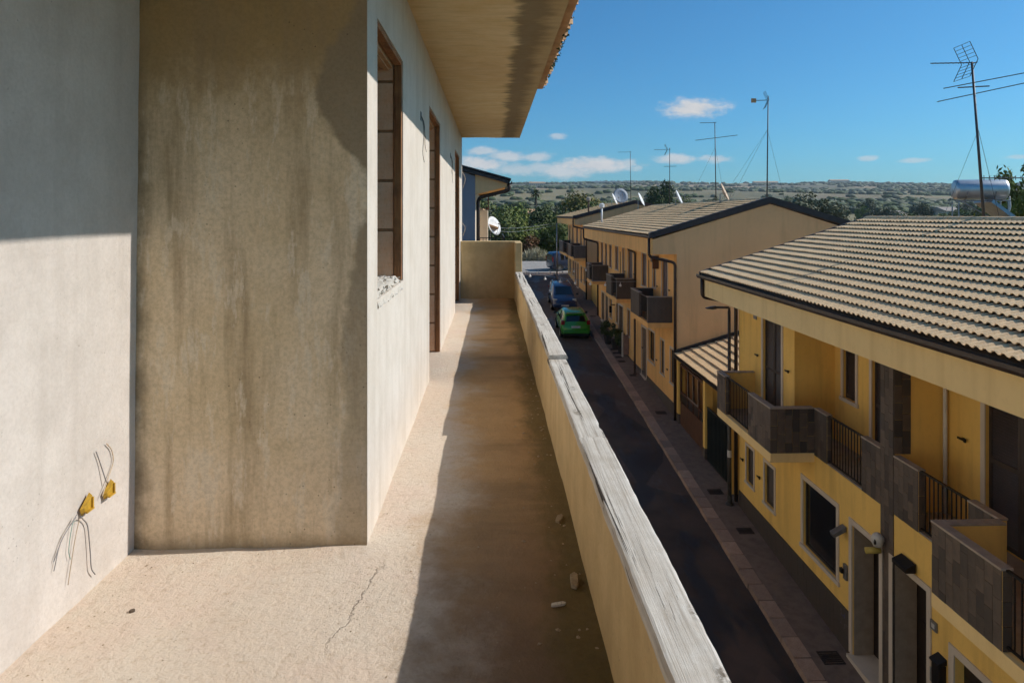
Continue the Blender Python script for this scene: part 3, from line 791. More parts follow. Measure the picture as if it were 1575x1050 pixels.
# loose planks on the parapet
def plank(y0, y1, z0, th, label, seed, x0=0.382, x1=0.518, taper=0.0):
    m = MB(); ny = max(8, int((y1-y0)/0.035)); prof = [(0,0),(0,.55),(.06,.93),(.12,1),(.3,1),(.5,1),(.7,1),(.9,1),(.95,.92),(1,.5),(1,0)]
    for j in range(ny+1):
        yy = y0 + (y1-y0)*j/ny
        xa = x0 + mnoise.noise((yy*3.1, seed, 0))*.005 + mnoise.noise((yy*14, seed, 3))*.0022
        xb = x1 + mnoise.noise((yy*2.7, seed, 7))*.005 + mnoise.noise((yy*17, seed, 5))*.0028
        if mnoise.noise((yy*4.5, seed, 11)) > .45: xb -= .007
        tt = th * (1 - taper*(yy-y0)/(y1-y0))
        for (u, v) in prof:
            x = xa + (xb-xa)*u
            m.v.append((x, yy + (mnoise.noise((u*6, seed, j*0.0))*.008 if j in (0, ny) else 0), z0 + tt*v + (mnoise.noise((x*60, yy*3, seed))*.0022 + mnoise.noise((x*8, yy*1.2, seed))*.004)*(v > .5)))
    k = len(prof)
    for j in range(ny):
        for i in range(k-1): m.f.append((j*k+i, j*k+i+1, (j+1)*k+i+1, (j+1)*k+i))
        m.f.append((j*k+k-1, j*k, (j+1)*k, (j+1)*k+k-1))
    m.f.append(tuple(range(k-1, -1, -1))); m.f.append(tuple(ny*k+i for i in range(k)))
    o = m.build('wooden_plank', M['plank'], smooth=False, fixn=True)
    return tag(o, label, 'plank', 'weathered planks laid along the parapet')
plank(-1.6, 3.045, -1.026, 0.030, 'nearest weathered grey plank with long split grain on the parapet', 1.3)
plank(3.046, 4.76, -1.026, 0.030, 'knotty whitish plank between the split plank and the step in the parapet top', 4.1, 0.384, 0.515)
plank(4.69, 9.24, -0.995, 0.030, 'raised plank whose dark sawn end makes a step on the parapet', 8.7, 0.386, 0.518, 0.3)
plank(9.26, 11.60, -1.026, 0.052, 'farthest short plank running up to the parapet pier', 12.2, 0.386, 0.516)
m = MB(); m.box(0.40, 0.50, 4.77, 9.20, -1.026, -0.9975); m.build('packing_strip', M['timber'], B)
# crumbs and chips on the floor
m = MB()
def crumb(m, x, y, s, flat=.6):
    p = Vector((x, y, FZ + s*flat*.5))
    vs = [p + Vector((rnd.uniform(.6,1)*math.cos(a+rnd.uniform(-.3,.3))*s, rnd.uniform(.6,1)*math.sin(a+rnd.uniform(-.3,.3))*s, rnd.uniform(-.3,.3)*s*flat)) for a in (0, 1.25, 2.5, 3.8, 5.0)]
    top = p + Vector((rnd.uniform(-.2,.2)*s, rnd.uniform(-.2,.2)*s, s*flat*.8))
    m.add(vs + [top], [(i, (i+1) % 5, 5) for i in range(5)] + [(4,3,2,1,0)])
for i in range(150):
    crumb(m, 0.37 - abs(rnd.gauss(0, .10)), rnd.uniform(1.6, 9), rnd.uniform(.004, .014))
for i in range(130):
    crumb(m, rnd.uniform(-1.55, .2), rnd.uniform(1.9, 4.5), rnd.uniform(.0025, .006))
for i in range(26):
    crumb(m, -1.56 + abs(rnd.gauss(0, .12)), rnd.uniform(2.0, 3.0), rnd.uniform(.002, .007))
m.build('rubble', M['pebble'])['kind'] = 'stuff'
tag(bpy.data.objects['rubble'], 'small crumbs of mortar scattered over the balcony floor', 'rubble')
def chip(name, x, y, l, w, h, rot, mat, label, cat):
    m = MB(); pts = [(-l,-w*.6),(-l*.5,-w),(l*.7,-w*.8),(l,0),(l*.6,w),(-l*.8,w*.7)]
    c, s_ = math.cos(rot), math.sin(rot)
    m.prism([(x+a*c-b*s_, y+a*s_+b*c) for a, b in pts], 'z', FZ - 0.002, FZ + h)
    o = m.build(name, M[mat], bevel=0.003); tag(o, label, cat)
chip('wood_chip', 0.335, 2.78, .055, .018, .016, 1.45, 'pebble', 'tan mortar sliver lying against the parapet foot', 'debris')
chip('wood_chip', 0.255, 2.62, .032, .011, .008, 0.2, 'plank', 'flat pale splinter on the mossy floor', 'debris')
chip('wood_chip', 0.330, 3.35, .040, .016, .014, 1.2, 'pebble', 'short chip by the parapet foot beyond the splinter', 'debris')
chip('stone_chip', -1.36, 2.62, .011, .008, .010, 0.5, 'chip_dark', 'single dark stone crumb on the sunlit floor near the grey wall', 'debris')

# ------------------------------------------------------------------ house kit
def PX(u, v, d, X=FX): return (X + d, u, v)          # facade facing -x: u along y, v up, d inward

# one double-roll concrete tile: 0.30 wide (y), 0.40 long (x, up-slope), lying at the origin with its lower edge at x=0
TW, TL = 0.30, 0.350
def tile_mesh(name, nseg=8):
    t = MB(); vs = []
    prof = []
    for i in range(nseg+1):
        w = i/nseg
        prof.append((w*TW, 0.042 * max(0.0, math.sin(2*math.pi*(w*2 - 0.12)))**0.8 if math.sin(2*math.pi*(w*2-0.12)) > 0 else 0.0))
    for (x, lift) in ((0.0, 0.050), (TL, 0.0)):
        for (y_, h) in prof: vs.append((x, y_, h + lift))
    for (y_, h) in prof: vs.append((0.004, y_, h + 0.050 - 0.012))
    n = nseg + 1; fs = []
    for i in range(nseg):
        fs.append((i, n+i, n+i+1, i+1)); fs.append((2*n+i, i, i+1, 2*n+i+1))
    t.add(vs, fs); return t
TILE = tile_mesh('roof_tile')
TILE_ME = TILE.mesh('roof_tile', M['roof_tile'])
TILE6 = tile_mesh('roof_tile', 8)

def in_view(p):
    d = Vector(p); c, s = math.cos(YAW), math.sin(YAW)
    f_ = d.x*s + d.y*c; r_ = d.x*c - d.y*s
    if f_ < 0.3: return None
    px = 787.5 + 1050*r_/f_; py = 330 - 1050*d.z/f_
    return (px, py, f_) if -30 < px < 1605 and -30 < py < 1080 else None

def tiled_slope(parent, xe, ze, xr, zr, y0, y1, single=0):
    # tiles from the eave (xe,ze) up to the ridge (xr,zr); the `single` largest-showing ones as own objects, the rest joined
    L_ = math.hypot(xr-xe, zr-ze); rows = round(L_/0.3175); step = L_/rows
    ang = math.atan2(zr-ze, xr-xe); ca, sa = math.cos(ang), math.sin(ang)
    cols = int((y1-y0)/TW); spots = []
    for r in range(rows):
        for c_ in range(cols):
            s_ = r*step - 0.03
            spots.append((xe + s_*ca, y0 + c_*TW + (y1-y0-cols*TW)/2, ze + s_*sa + 0.012))
    spots.sort(key=lambda p: (0 if in_view((p[0]+.2, p[1]+.15, p[2]+.06)) else 1, Vector(p).length))
    for p in spots[:single]:
        o = link('roof_tile', TILE_ME, parent, (p[0], p[1], p[2]))
        o.rotation_euler = (rnd.uniform(-.008, .008), -ang + rnd.uniform(-.006, .006), rnd.uniform(-.006, .006))
    j = MB()
    for p in spots[single:]:
        q = rnd.uniform(-.006, .006)
        j.add([(p[0] + (x*ca - z*sa), p[1] + y, p[2] + (x*sa + z*ca) + q*(1 if x < .1 else 0)) for (x, y, z) in TILE6.v], TILE6.f)
    if j.v: j.build('tile_courses', M['roof_tile'], parent, kind='stuff')

def ridge_caps(parent, x, z, y0, y1):
    m = MB(); y = y0
    while y < y1 - .1:
        l = min(.42, y1 - y)
        vs = []; n = 6
        for (yy, r) in ((y, .105), (y + l + .03, .088)):
            for k in range(n+1):
                a = math.pi*k/n; vs.append((x + r*1.15*math.cos(a), yy, z + r*.8*math.sin(a)))
        m.add(vs, [(k, k+1, n+2+k, n+1+k) for k in range(n)] + [tuple(range(n+1))])
        y += .40
    m.build('ridge_tiles', M['roof_tile'], parent, kind='stuff')

def slats(m, X, ya, yb, za, zb, step):
    z = za
    while z < zb - step*.5:
        m.add([(X, ya, z), (X, yb, z), (X + .022, yb, z + step*.85), (X + .022, ya, z + step*.85), (X+.006, ya, z-.004), (X+.006, yb, z-.004), (X + .028, yb, z + step*.85-.004), (X + .028, ya, z + step*.85-.004)],
              [(0,3,2,1),(4,5,6,7),(0,1,5,4),(1,2,6,5),(2,3,7,6),(3,0,4,7)])
        z += step
def frame(m, X, ya, yb, za, zb, w, proud=.02, sill=True, inner=.06):
    # surround just outside the opening, proud of the wall
    x0, x1 = X - proud, X + inner
    m.box(x0, x1, ya - w, ya - .002, za, zb + w); m.box(x0, x1, yb + .002, yb + w, za, zb + w)
    m.box(x0, x1, ya - .002, yb + .002, zb + .002, zb + w)
    if sill: m.box(x0 - .02, x1, ya - w - .03, yb + w + .03, za - w*.8, za - .001)
def shutter_window(parent, X, ya, yb, za, zb, mat='shutter', fw=.09, depth=.05, step=.05, name='window', two=True, sill=True, fmat='white_stone'):
    f_ = MB(); frame(f_, X, ya, yb, za, zb, fw, sill=sill)
    w = f_.build(name, M[fmat], parent)
    b = MB(); xs_ = X + depth
    mid = (ya+yb)/2
    leaves = [(ya+.004, mid-.004), (mid+.004, yb-.004)] if two else [(ya+.004, yb-.004)]
    s_ = MB()
    for (a, c_) in leaves:
        st = .055
        b.box(xs_, xs_+.04, a, a+st, za+.005, zb-.005); b.box(xs_, xs_+.04, c_-st, c_, za+.005, zb-.005)
        b.box(xs_, xs_+.04, a+st, c_-st, za+.005, za+.085); b.box(xs_, xs_+.04, a+st, c_-st, zb-.085, zb-.005)
        if zb - za > 1.6: b.box(xs_, xs_+.04, a+st, c_-st, (za+zb)/2-.06, (za+zb)/2+.02)
        slats(s_, xs_+.004, a+st, c_-st, za+.09, zb-.09, step)
        b.box(xs_+.034, xs_+.046, a+.01, c_-.01, za+.01, zb-.01)
    sh = b.build('shutter', M[mat], w)
    o = s_.build('slats', M[mat], w, kind='stuff')
    return w
def glass_window(parent, X, ya, yb, za, zb, fw=.10, depth=.10, bars=1, name='window'):
    f_ = MB(); frame(f_, X, ya, yb, za, zb, fw)
    w = f_.build(name, M['white_stone'], parent, bevel=.006)
    p = MB(); p.box(X+depth+.02, X+depth+.04, ya, yb, za, zb); p.build('pane', M['glass_dark'], w)
    c_ = MB()
    c_.box(X+depth, X+depth+.05, ya, ya+.05, za, zb); c_.box(X+depth, X+depth+.05, yb-.05, yb, za, zb)
    c_.box(X+depth, X+depth+.05, ya+.05, yb-.05, za, za+.05); c_.box(X+depth, X+depth+.05, ya+.05, yb-.05, zb-.05, zb)
    for k in range(bars):
        yy = ya + (yb-ya)*(k+1)/(bars+1); c_.box(X+depth, X+depth+.048, yy-.03, yy+.03, za+.05, zb-.05)
    c_.build('casement', M['shutter'], w)
    return w
def holdback(parent, X, y, z):
    m = MB(); m.box(X - .05, X, y-.02, y+.02, z-.015, z+.015); m.box(X-.06, X-.045, y-.09, y+.09, z-.018, z+.018); m.box(X-.066, X-.04, y-.11, y-.07, z-.03, z+.03)
    m.build('shutter_catch', M['rail'], parent)

TILE_BOX = MB(); TILE_BOX.box(-.010, 0, .003, .150-.003, .003, .300-.003)
CLAD_ME = TILE_BOX.mesh('stone_tile', M['lava_tile'])
NCLAD = [0]
def clad(parent, p0, uvec, width, height, nvec, single=True, stuff_mesh=None):
    # staggered vertical stone tiles over a panel; p0 lower corner, uvec along, nvec out of the wall
    nc = max(1, round(width/.150)); tw = width/nc; U = Vector(uvec); N_ = Vector(nvec)
    rot = Matrix((( -N_.x, U.x, 0), (-N_.y, U.y, 0), (0, 0, 1))).to_4x4()
    for c_ in range(nc):
        z = -(.30 * ((c_*0.5 + .13*((c_*7) % 3)) % 1.0)); 
        while z < height - .01:
            a, b = max(z, 0), min(z+.30, height)
            if b - a > .025:
                p = Vector(p0) + U*(c_*tw) + Vector((0, 0, a))
                if stuff_mesh is None:
                    o = link('stone_tile', CLAD_ME, parent)
                    s_ = Matrix.Diagonal((1 + rnd.uniform(-.25, .25), tw/.150, (b-a)/.300, 1))
                    o.matrix_basis = Matrix.Translation(p) @ rot @ s_
                    NCLAD[0] += 1
                else:
                    sx = 1 + rnd.uniform(-.25, .25)
                    stuff_mesh.add([p + (rot @ Vector((v[0]*sx, v[1]*tw/.15, v[2]*(b-a)/.3))) for v in TILE_BOX.v], TILE_BOX.f)
            z += .30
def railing(parent, X, ya, yb, z0, z1, step=.105, single=True):
    r = MB().box(X-.02, X+.02, ya, yb, z1-.03, z1).build('railing', M['rail'], parent)
    MB().box(X-.015, X+.015, ya, yb, z0+.05, z0+.075).build('bottom_rail', M['rail'], r)
    n = max(2, int((yb-ya)/step)); j = MB()
    bm_ = MB(); bm_.box(X-.008, X+.008, -.008, .008, z0+.076, z1-.031); me = bm_.mesh('rail_bar', M['rail']) if single else None
    for k in range(1, n):
        yy = ya + (yb-ya)*k/n
        if single: link('rail_bar', me, r, (0, yy, 0))
        else: j.box(X-.008, X+.008, yy-.008, yy+.008, z0+.076, z1-.031)
    if not single: j.build('rail_bars', M['rail'], r, kind='stuff')
    return r
def arc_pipe(parent, pts, r=.05, mat='gutter', name='downpipe'):
    return MB().tube(curve(pts, 6) if False else pts, r, 10).build(name, M[mat], parent, smooth=True)
def bend(pts, rad=.10, n=4):
    P_ = [Vector(p) for p in pts]; out = [P_[0]]
    for a, b, c_ in zip(P_, P_[1:], P_[2:]):
        d1 = (a-b); d2 = (c_-b); k = min(rad, d1.length*.45, d2.length*.45); d1.normalize(); d2.normalize()
        s_, e_ = b + d1*k, b + d2*k
        for i in range(n+1):
            t_ = i/n; out.append(s_*(1-t_)**2 + b*2*t_*(1-t_) + e_*t_*t_)
    out.append(P_[-1]); return out

def roof_body(parent, xe, ze, xr, zr, xb, zb, y0, y1, eave_th=.12):
    # solid roof wedge below the tiles: eave, ridge and back eave lines
    m = MB(); m.prism([(xe, ze), (xr, zr), (xb, zb), (xb, zb-.12), (xr, zr-.16), (xe, ze-.12)], 'y', y0, y1)
    return m.build('roof', M['roof_under'], parent, fixn=True)

# ------------------------------------------------------------------ near house (A)
yA0, yA1 = 5.2, 19.30
A = thing('terraced_house', 'yellow terraced house with tile roof and dark stone balconies, nearest on the right', 'house', (7.05, 12, gz(12)))
d1 = (12.22, 13.16, -9.6, -6.06); d2 = (10.86, 11.80, -9.6, -6.10); gar = (6.8, 10.20, -9.6, -6.70)
wS1 = (18.20, 18.72, -7.37, -6.38); wS2 = (16.86, 17.45, -7.41, -6.38); wB = (13.78, 15.27, -7.46, -5.99)
m = MB(); holed(m, (yA0, yA1), (-9.7, -5.26), [wS1, wS2, wB, d1, d2, gar], lambda u, v, d: (FX + d, u, v), .42)
m.build('ground_wall', M['yellow'], A, fixn=True)
# upper storey: plain wall, loggia, party wall, loggia, plain wall
fd1 = (16.44, 17.56, -5.22, -2.62)
m = MB(); holed(m, (15.73, yA1), (-5.258, -2.2), [fd1], lambda u, v, d: (FX + d, u, v), .30)
m.box(FX + .302, 8.0, 15.73, 15.95, -5.25, -2.2)                                   # far cheek of loggia
m.box(FX + .012, 8.30, 11.79, 12.17, -5.25, -2.2)                                  # party wall behind the pilaster
m.box(FX, FX + .3, yA0, 8.23, -5.258, -2.2); m.box(FX + .302, 8.0, 8.0, 8.229, -5.25, -2.2)
win1 = (14.80, 15.32, -4.15, -2.62); ldoor1 = (12.50, 14.14, -5.24, -2.70); ldoor2 = (9.50, 10.84, -5.24, -2.62)
holed(m, (8.24, 11.789), (-5.25, -2.2), [ldoor2], lambda u, v, d: (8.0 + d, u, v), .25)
holed(m, (12.171, 15.729), (-5.25, -2.2), [win1, ldoor1], lambda u, v, d: (8.0 + d, u, v), .25)
m.build('upper_wall', M['yellow'], A, fixn=True)
# side walls and gables, back wall
m = MB()
for yy in (yA0, yA1 - .3):
    m.prism([(FX + .43, -9.7), (14.6, -9.7), (14.6, -1.50), (10.83, -.30), (FX + .43, -1.52)], 'y', yy + .001, yy + .299)
m.box(14.3, 14.598, yA0 + .3, yA1 - .3, -9.7, -1.5)
m.box(8.3, 14.3, yA0 + .3, yA1 - .3, -5.45, -5.26)
m.build('gable_wall', M['yellow_pale'], A, fixn=True)
# balcony slabs and edge bands
m = MB()
for (a, b) in ((14.73, 18.26), (5.74, 9.27)): MB().box(6.07, FX - .001, a, b, -5.41, -5.21).build('balcony_slab', M['yellow_pale'], A, bevel=.006)
for b in ((FX + .001, 8.0, 12.175, 15.725, -5.25, -5.23), (FX + .001, 8.0, 8.235, 11.785, -5.25, -5.23), (6.21, FX - .002, 14.87, 18.13, -5.209, -5.20), (6.21, FX - .002, 5.85, 9.13, -5.209, -5.20)):
    MB().box(*b).build('balcony_paving', M['coping'], A)
ZC, ZB = -4.215, -5.21
def parapet(boxes, copings, panels, label=None):
    ps_ = [MB().box(*b).build('parapet', M['yellow'], A) for b in boxes]; p = ps_[0]
    for i, b in enumerate(copings): MB().box(*b).build('coping', M['coping'], ps_[min(i, len(ps_)-1)], bevel=.004)
    for (p0, uv, w, h, nv) in panels: clad(p, p0, uv, w, h, nv)
T_ = .12
U = (0, 1, 0); W = (-1, 0, 0); S = (0, -1, 0); E_ = (1, 0, 0)
cz0, cz1 = ZC - .03, ZC
# unit one (far): corner pillar, railing, outer panel with return, inner panel
parapet([(6.082, 6.20, 17.64, 18.26, ZB, cz0), (6.20, FX - .002, 18.14, 18.26, ZB, cz0)],
        [(6.06, 6.215, 17.63, 18.275, cz0, cz1), (6.216, FX - .003, 18.13, 18.275, cz0, cz1)],
        [((6.081, 17.64, ZB), U, .62, cz0-ZB, W), ((6.082, 17.639, ZB), E_, .118, cz0-ZB, S)])
railing(A, 6.14, 16.04, 17.63, ZB, ZC - .01)
parapet([(6.082, 6.20, 14.742, 16.03, ZB, cz0), (6.20, FX - .002, 14.742, 14.86, ZB, cz0)],
        [(6.06, 6.215, 14.722, 16.04, cz0, cz1), (6.216, FX - .015, 14.722, 14.875, cz0, cz1)],
        [((6.081, 14.74, ZB), U, 1.29, cz0-ZB, W), ((6.072, 14.741, ZB), E_, .975, cz0-ZB, S)])
IX = FX - .001
parapet([(IX, IX + .10, 14.18, 14.735, -5.256, cz0)], [(IX - .02, IX + .115, 14.17, 14.72, cz0, cz1)],
        [((IX - .001, 14.18, -5.25), U, .548, cz0 + 5.25, W), ((IX + .0, 14.179, -5.25), E_, .10, cz0+5.25, S)])
railing(A, FX + .04, 12.83, 14.17, -5.25, ZC - .01)
parapet([(IX, IX + .10, 12.185, 12.82, -5.256, cz0)], [(IX - .02, IX + .115, 12.185, 12.83, cz0, cz1)],
        [((IX - .001, 12.185, -5.25), U, .632, cz0 + 5.25, W)])
# pilaster between the two homes
m = MB(); m.box(FX - .006, FX + .0115, 11.782, 12.178, -9.0, -2.25)
pil = m.build('pilaster', M['cladding_back'], A)
clad(pil, (FX - .0065, 11.784, -8.9), U, .392, 6.6, W)
m = MB()
clad(pil, (FX - .004, 11.781, -4.2), E_, .30, 1.9, S)
# unit two (near)
parapet([(IX, IX + .10, 11.09, 11.775, -5.256, cz0)], [(IX - .02, IX + .115, 11.08, 11.775, cz0, cz1)],
        [((IX - .001, 11.09, -5.25), U, .685, cz0 + 5.25, W), ((IX, 11.089, -5.25), E_, .10, cz0+5.25, S)])
railing(A, FX + .04, 9.91, 11.08, -5.25, ZC - .01)
parapet([(IX, IX + .10, 9.28, 9.90, -5.256, cz0)], [(IX - .02, IX + .115, 9.275, 9.91, cz0, cz1)],
        [((IX - .001, 9.28, -5.25), U, .62, cz0 + 5.25, W)])
parapet([(6.082, 6.20, 7.97, 9.26, ZB, cz0), (6.20, FX - .025, 9.14, 9.26, ZB, cz0)],
        [(6.06, 6.215, 7.96, 9.275, cz0, cz1), (6.216, FX - .025, 9.125, 9.275, cz0, cz1)],
        [((6.081, 7.97, ZB), U, 1.29, cz0-ZB, W), ((6.082, 7.969, ZB), E_, .118, cz0-ZB, S)])
railing(A, 6.14, 6.2, 7.96, ZB, ZC - .01)
parapet([(6.082, 6.20, 5.74, 6.19, ZB, cz0)], [(6.06, 6.215, 5.73, 6.2, cz0, cz1)], [])
# plinth of the same stone
m = MB(); m.box(FX - .012, FX - .001, 13.26, yA1 - .001, -9.6, -7.84); pb = m.build('plinth', M['cladding_back'], A)
pm_ = MB(); clad(None, (FX - .0125, 13.26, -8.75), U, 6.03, .91, W, stuff_mesh=pm_); pm_.build('plinth_tiles', M['lava_tile'], pb, kind='stuff')
# doors, windows
def door(parent, X, ya, yb, zt, zbot, depth, fw=.11, mat='door_dark', name='door'):
    f_ = MB()
    f_.box(X-.025, X+depth-.02, yb+.001, yb+fw, zbot, zt+fw); f_.box(X-.025, X+.02, ya-fw, ya-.001, zbot, zt+fw)
    f_.box(X-.025, X+.02, ya-.001, yb+.001, zt+.001, zt+fw)
    w = f_.build(name, M['white_stone'], parent, bevel=.005)
    MB().box(X + .021, X+depth-.055, yb-.022, yb-.001, zbot+.001, zt-.001).build('door_lining', M['lining'], w)
    MB().box(X + .021, X+depth-.055, ya+.001, ya+.022, zbot+.001, zt-.001).build('door_lining', M['lining'], w)
    l = MB(); l.box(X+depth-.04, X+depth, ya, yb, zbot, zt)
    for k in range(3):
        h = (zt-zbot-.3)/3; l.box(X+depth-.052, X+depth-.041, ya+.12, yb-.12, zbot+.12+k*(h+.05), zbot+.12+k*(h+.05)+h-.05)
    lf = l.build('leaf', M[mat], w)
    h_ = MB(); h_.tube([(X+depth-.055, ya+.12, zbot+1.05), (X+depth-.10, ya+.12, zbot+1.05), (X+depth-.10, ya+.22, zbot+1.05)], .012, 8)
    h_.build('handle', M['galv'], w)
    s_ = MB(); s_.box(X-.10, X+depth, ya-.05, yb+.05, zbot-.12, zbot-.001); s_.build('doorstep', M['white_stone'], w)
    return w
door(A, FX, 12.22, 13.16, -6.06, gz(12.7)+.10, .46)
door(A, FX, 10.86, 11.80, -6.10, gz(11.3)+.10, .46)
m = MB(); m.box(FX-.025, FX+.02, 10.201, 10.32, -9.3, -6.58); m.box(FX-.025, FX+.02, 6.69, 10.2, -6.699, -6.58)
gw = m.build('garage_door', M['white_stone'], A)
m = MB()
for k in range(9): m.box(FX+.14, FX+.16, 6.8, 10.2, -6.70 - .30*(k+1)+.004, -6.70 - .30*k)
m.build('shutter_leaf', M['door_dark'], gw)
shutter_window(A, FX, *wS1, step=.05, fw=.07, two=False); shutter_window(A, FX, *wS2, step=.05, fw=.08, two=False)
glass_window(A, FX, *wB, fw=.11, bars=0, depth=.05)
shutter_window(A, FX, *fd1, fw=.10, name='balcony_door', sill=False, step=.055)
shutter_window(A, 8.0, *win1, fw=.10, step=.055, two=False)
shutter_window(A, 8.0, *ldoor1, fw=.10, name='balcony_door', sill=False); shutter_window(A, 8.0, *ldoor2, fw=.10, name='balcony_door', sill=False)
for (X, y, z) in ((FX, 17.93, -3.72), (FX, 16.05, -3.72), (8.0, 11.35, -3.80), (FX, 18.98, -6.86), (FX, 17.78, -6.9)): holdback(A, X, y, z)
m = MB(); m.box(FX-.015, FX, 17.98, 18.20, -2.80, -2.62)
for k in range(4): m.box(FX-.022, FX-.016, 17.99, 18.19, -2.785 + k*.045, -2.765 + k*.045)
m.build('air_vent', M['grey_metal'], A)
# fittings by the doors
m = MB(); m.box(FX-.10, FX-.03, 13.42, 13.50, -6.35, -6.25); m.prism([(FX-.02, -6.20), (FX-.28, -6.34), (FX-.26, -6.42), (FX-.02, -6.30)], 'y', 13.36, 13.52)
m.build('wall_lamp', M['grey_metal'], A, bevel=.008)
m = MB(); m.box(FX-.05, FX, 13.32, 13.44, -7.25, -6.95); o = m.build('intercom', M['grey_metal'], A, bevel=.006)
m = MB(); m.box(FX-.10, FX-.052, 13.40, 13.48, -7.14, -7.05); m.build('push_button', M['rail'], o)
m = MB(); m.box(FX-.02, FX-.0135, 13.30, 13.62, -8.25, -7.90); o = m.build('paper_notice', M['sign_paper'], A)
m = MB(); m.box(FX-.0225, FX-.0205, 13.36, 13.44, -8.05, -7.96); m.box(FX-.0225, FX-.0205, 13.34, 13.56, -8.12, -8.10); m.box(FX-.0225, FX-.0205, 13.46, 13.54, -8.04, -8.02); m.build('print', M['sign_ink'], o)
m = MB(); m.lathe([(0, -.14), (.07, -.13), (.10, -.07), (.105, 0), (.09, .06), (.05, .10), (0, .11)], (FX-.12, 12.09, -5.83), 12); m.box(FX-.06, FX-.007, 12.05, 12.13, -5.87, -5.79)
o = m.build('camera_dome', M['plastic_white'], A, smooth=True)
m = MB(); m.lathe([(0, -.012), (.045, -.010), (.05, 0), (.045, .008), (0, .012)], (FX-.20, 12.04, -5.86), 12, 'x'); m.build('lens', M['glass_dark'], o, smooth=True)
m = MB(); m.tube([(FX-.05, 12.12, -6.05), (FX-.30, 12.16, -6.07)], [.055, .055], 10); m.build('alarm_horn', M['alarm_yellow'], A, smooth=True)
m = MB(); m.prism([(FX-.026, -5.80), (FX-.20, -5.88), (FX-.20, -5.95), (FX-.026, -5.95)], 'y', 11.12, 11.52); m.build('door_canopy', M['rail'], A, bevel=.005)
m = MB(); m.box(FX-.03, FX, 10.60, 10.76, -6.62, -6.47); o = m.build('house_number_plate', M['grey_metal'], A, bevel=.006)
m = MB(); m.box(FX-.034, FX-.031, 10.64, 10.72, -6.58, -6.51); m.build('plate_face', M['plastic_white'], o)
m = MB(); m.box(FX-.12, FX-.001, 10.40, 10.58, -7.42, -7.02); m.prism([(FX-.001, -6.90), (FX-.15, -6.98), (FX-.15, -7.01), (FX-.001, -6.99)], 'y', 10.38, 10.60)
m.build('letter_box', M['rail'], A, bevel=.006)
m = MB(); m.box(FX-.07, FX-.001, 10.64, 10.70, -7.42, -7.20); m.build('meter_box', M['grey_metal'], A, bevel=.005)
# eaves: fascia, soffit, gutter, pipes
m = MB(); m.box(6.02, 6.10, yA0 - .2, yA1 + .12, -2.31, -1.80); m.build('fascia', M['yellow_pale'], A)
m = MB(); m.box(6.101, 8.2, yA0 - .2, yA1 + .11, -2.30, -2.24); m.build('eaves_soffit', M['yellow_pale'], A)
def gutter(parent, x, z, y0, y1, w=.14, h=.12):
    m = MB(); pts = [(x, z), (x, z-h*.5), (x+w*.2, z-h*.9), (x+w*.6, z-h), (x+w*.95, z-h*.8), (x+w*.95, z-h*.2), (x+w*.82, z-h*.2), (x+w*.82, z-h*.7), (x+w*.5, z-h*.85), (x+w*.2, z-h*.7), (x+w*.12, z-h*.4), (x+w*.12, z)]
    m.prism(pts, 'y', y0, y1); return m.build('gutter', M['gutter'], parent, fixn=True)
gutter(A, 5.89, -1.71, yA0 - .2, yA1 + .25)
arc_pipe(A, bend([(5.96, 19.22, -1.80), (5.96, 19.22, -2.34), (6.95, 19.36, -2.52), (6.98, 19.36, -2.70), (6.98, 19.36, -8.2)], .14), .052)
arc_pipe(A, [(7.93, 11.73, -2.31), (7.93, 11.73, -5.24)], .035, 'white_metal')
rA = roof_body(A, 6.0, -1.70, 10.83, -.14, 15.6, -1.70, yA0 - .2, yA1 + .22)
tiled_slope(rA, 6.0, -1.695, 10.83, -.135, yA0 - .2, yA1 + .16, single=300)
ridge_caps(rA, 10.83, -.12, yA0 - .2, yA1 + .2)
m = MB(); m.prism([(5.96, -1.78), (5.96, -1.64), (10.83, -.065), (10.83, -.20)], 'y', yA1 + .165, yA1 + .235); m.build('verge_trim', M['gutter'], rA, fixn=True)

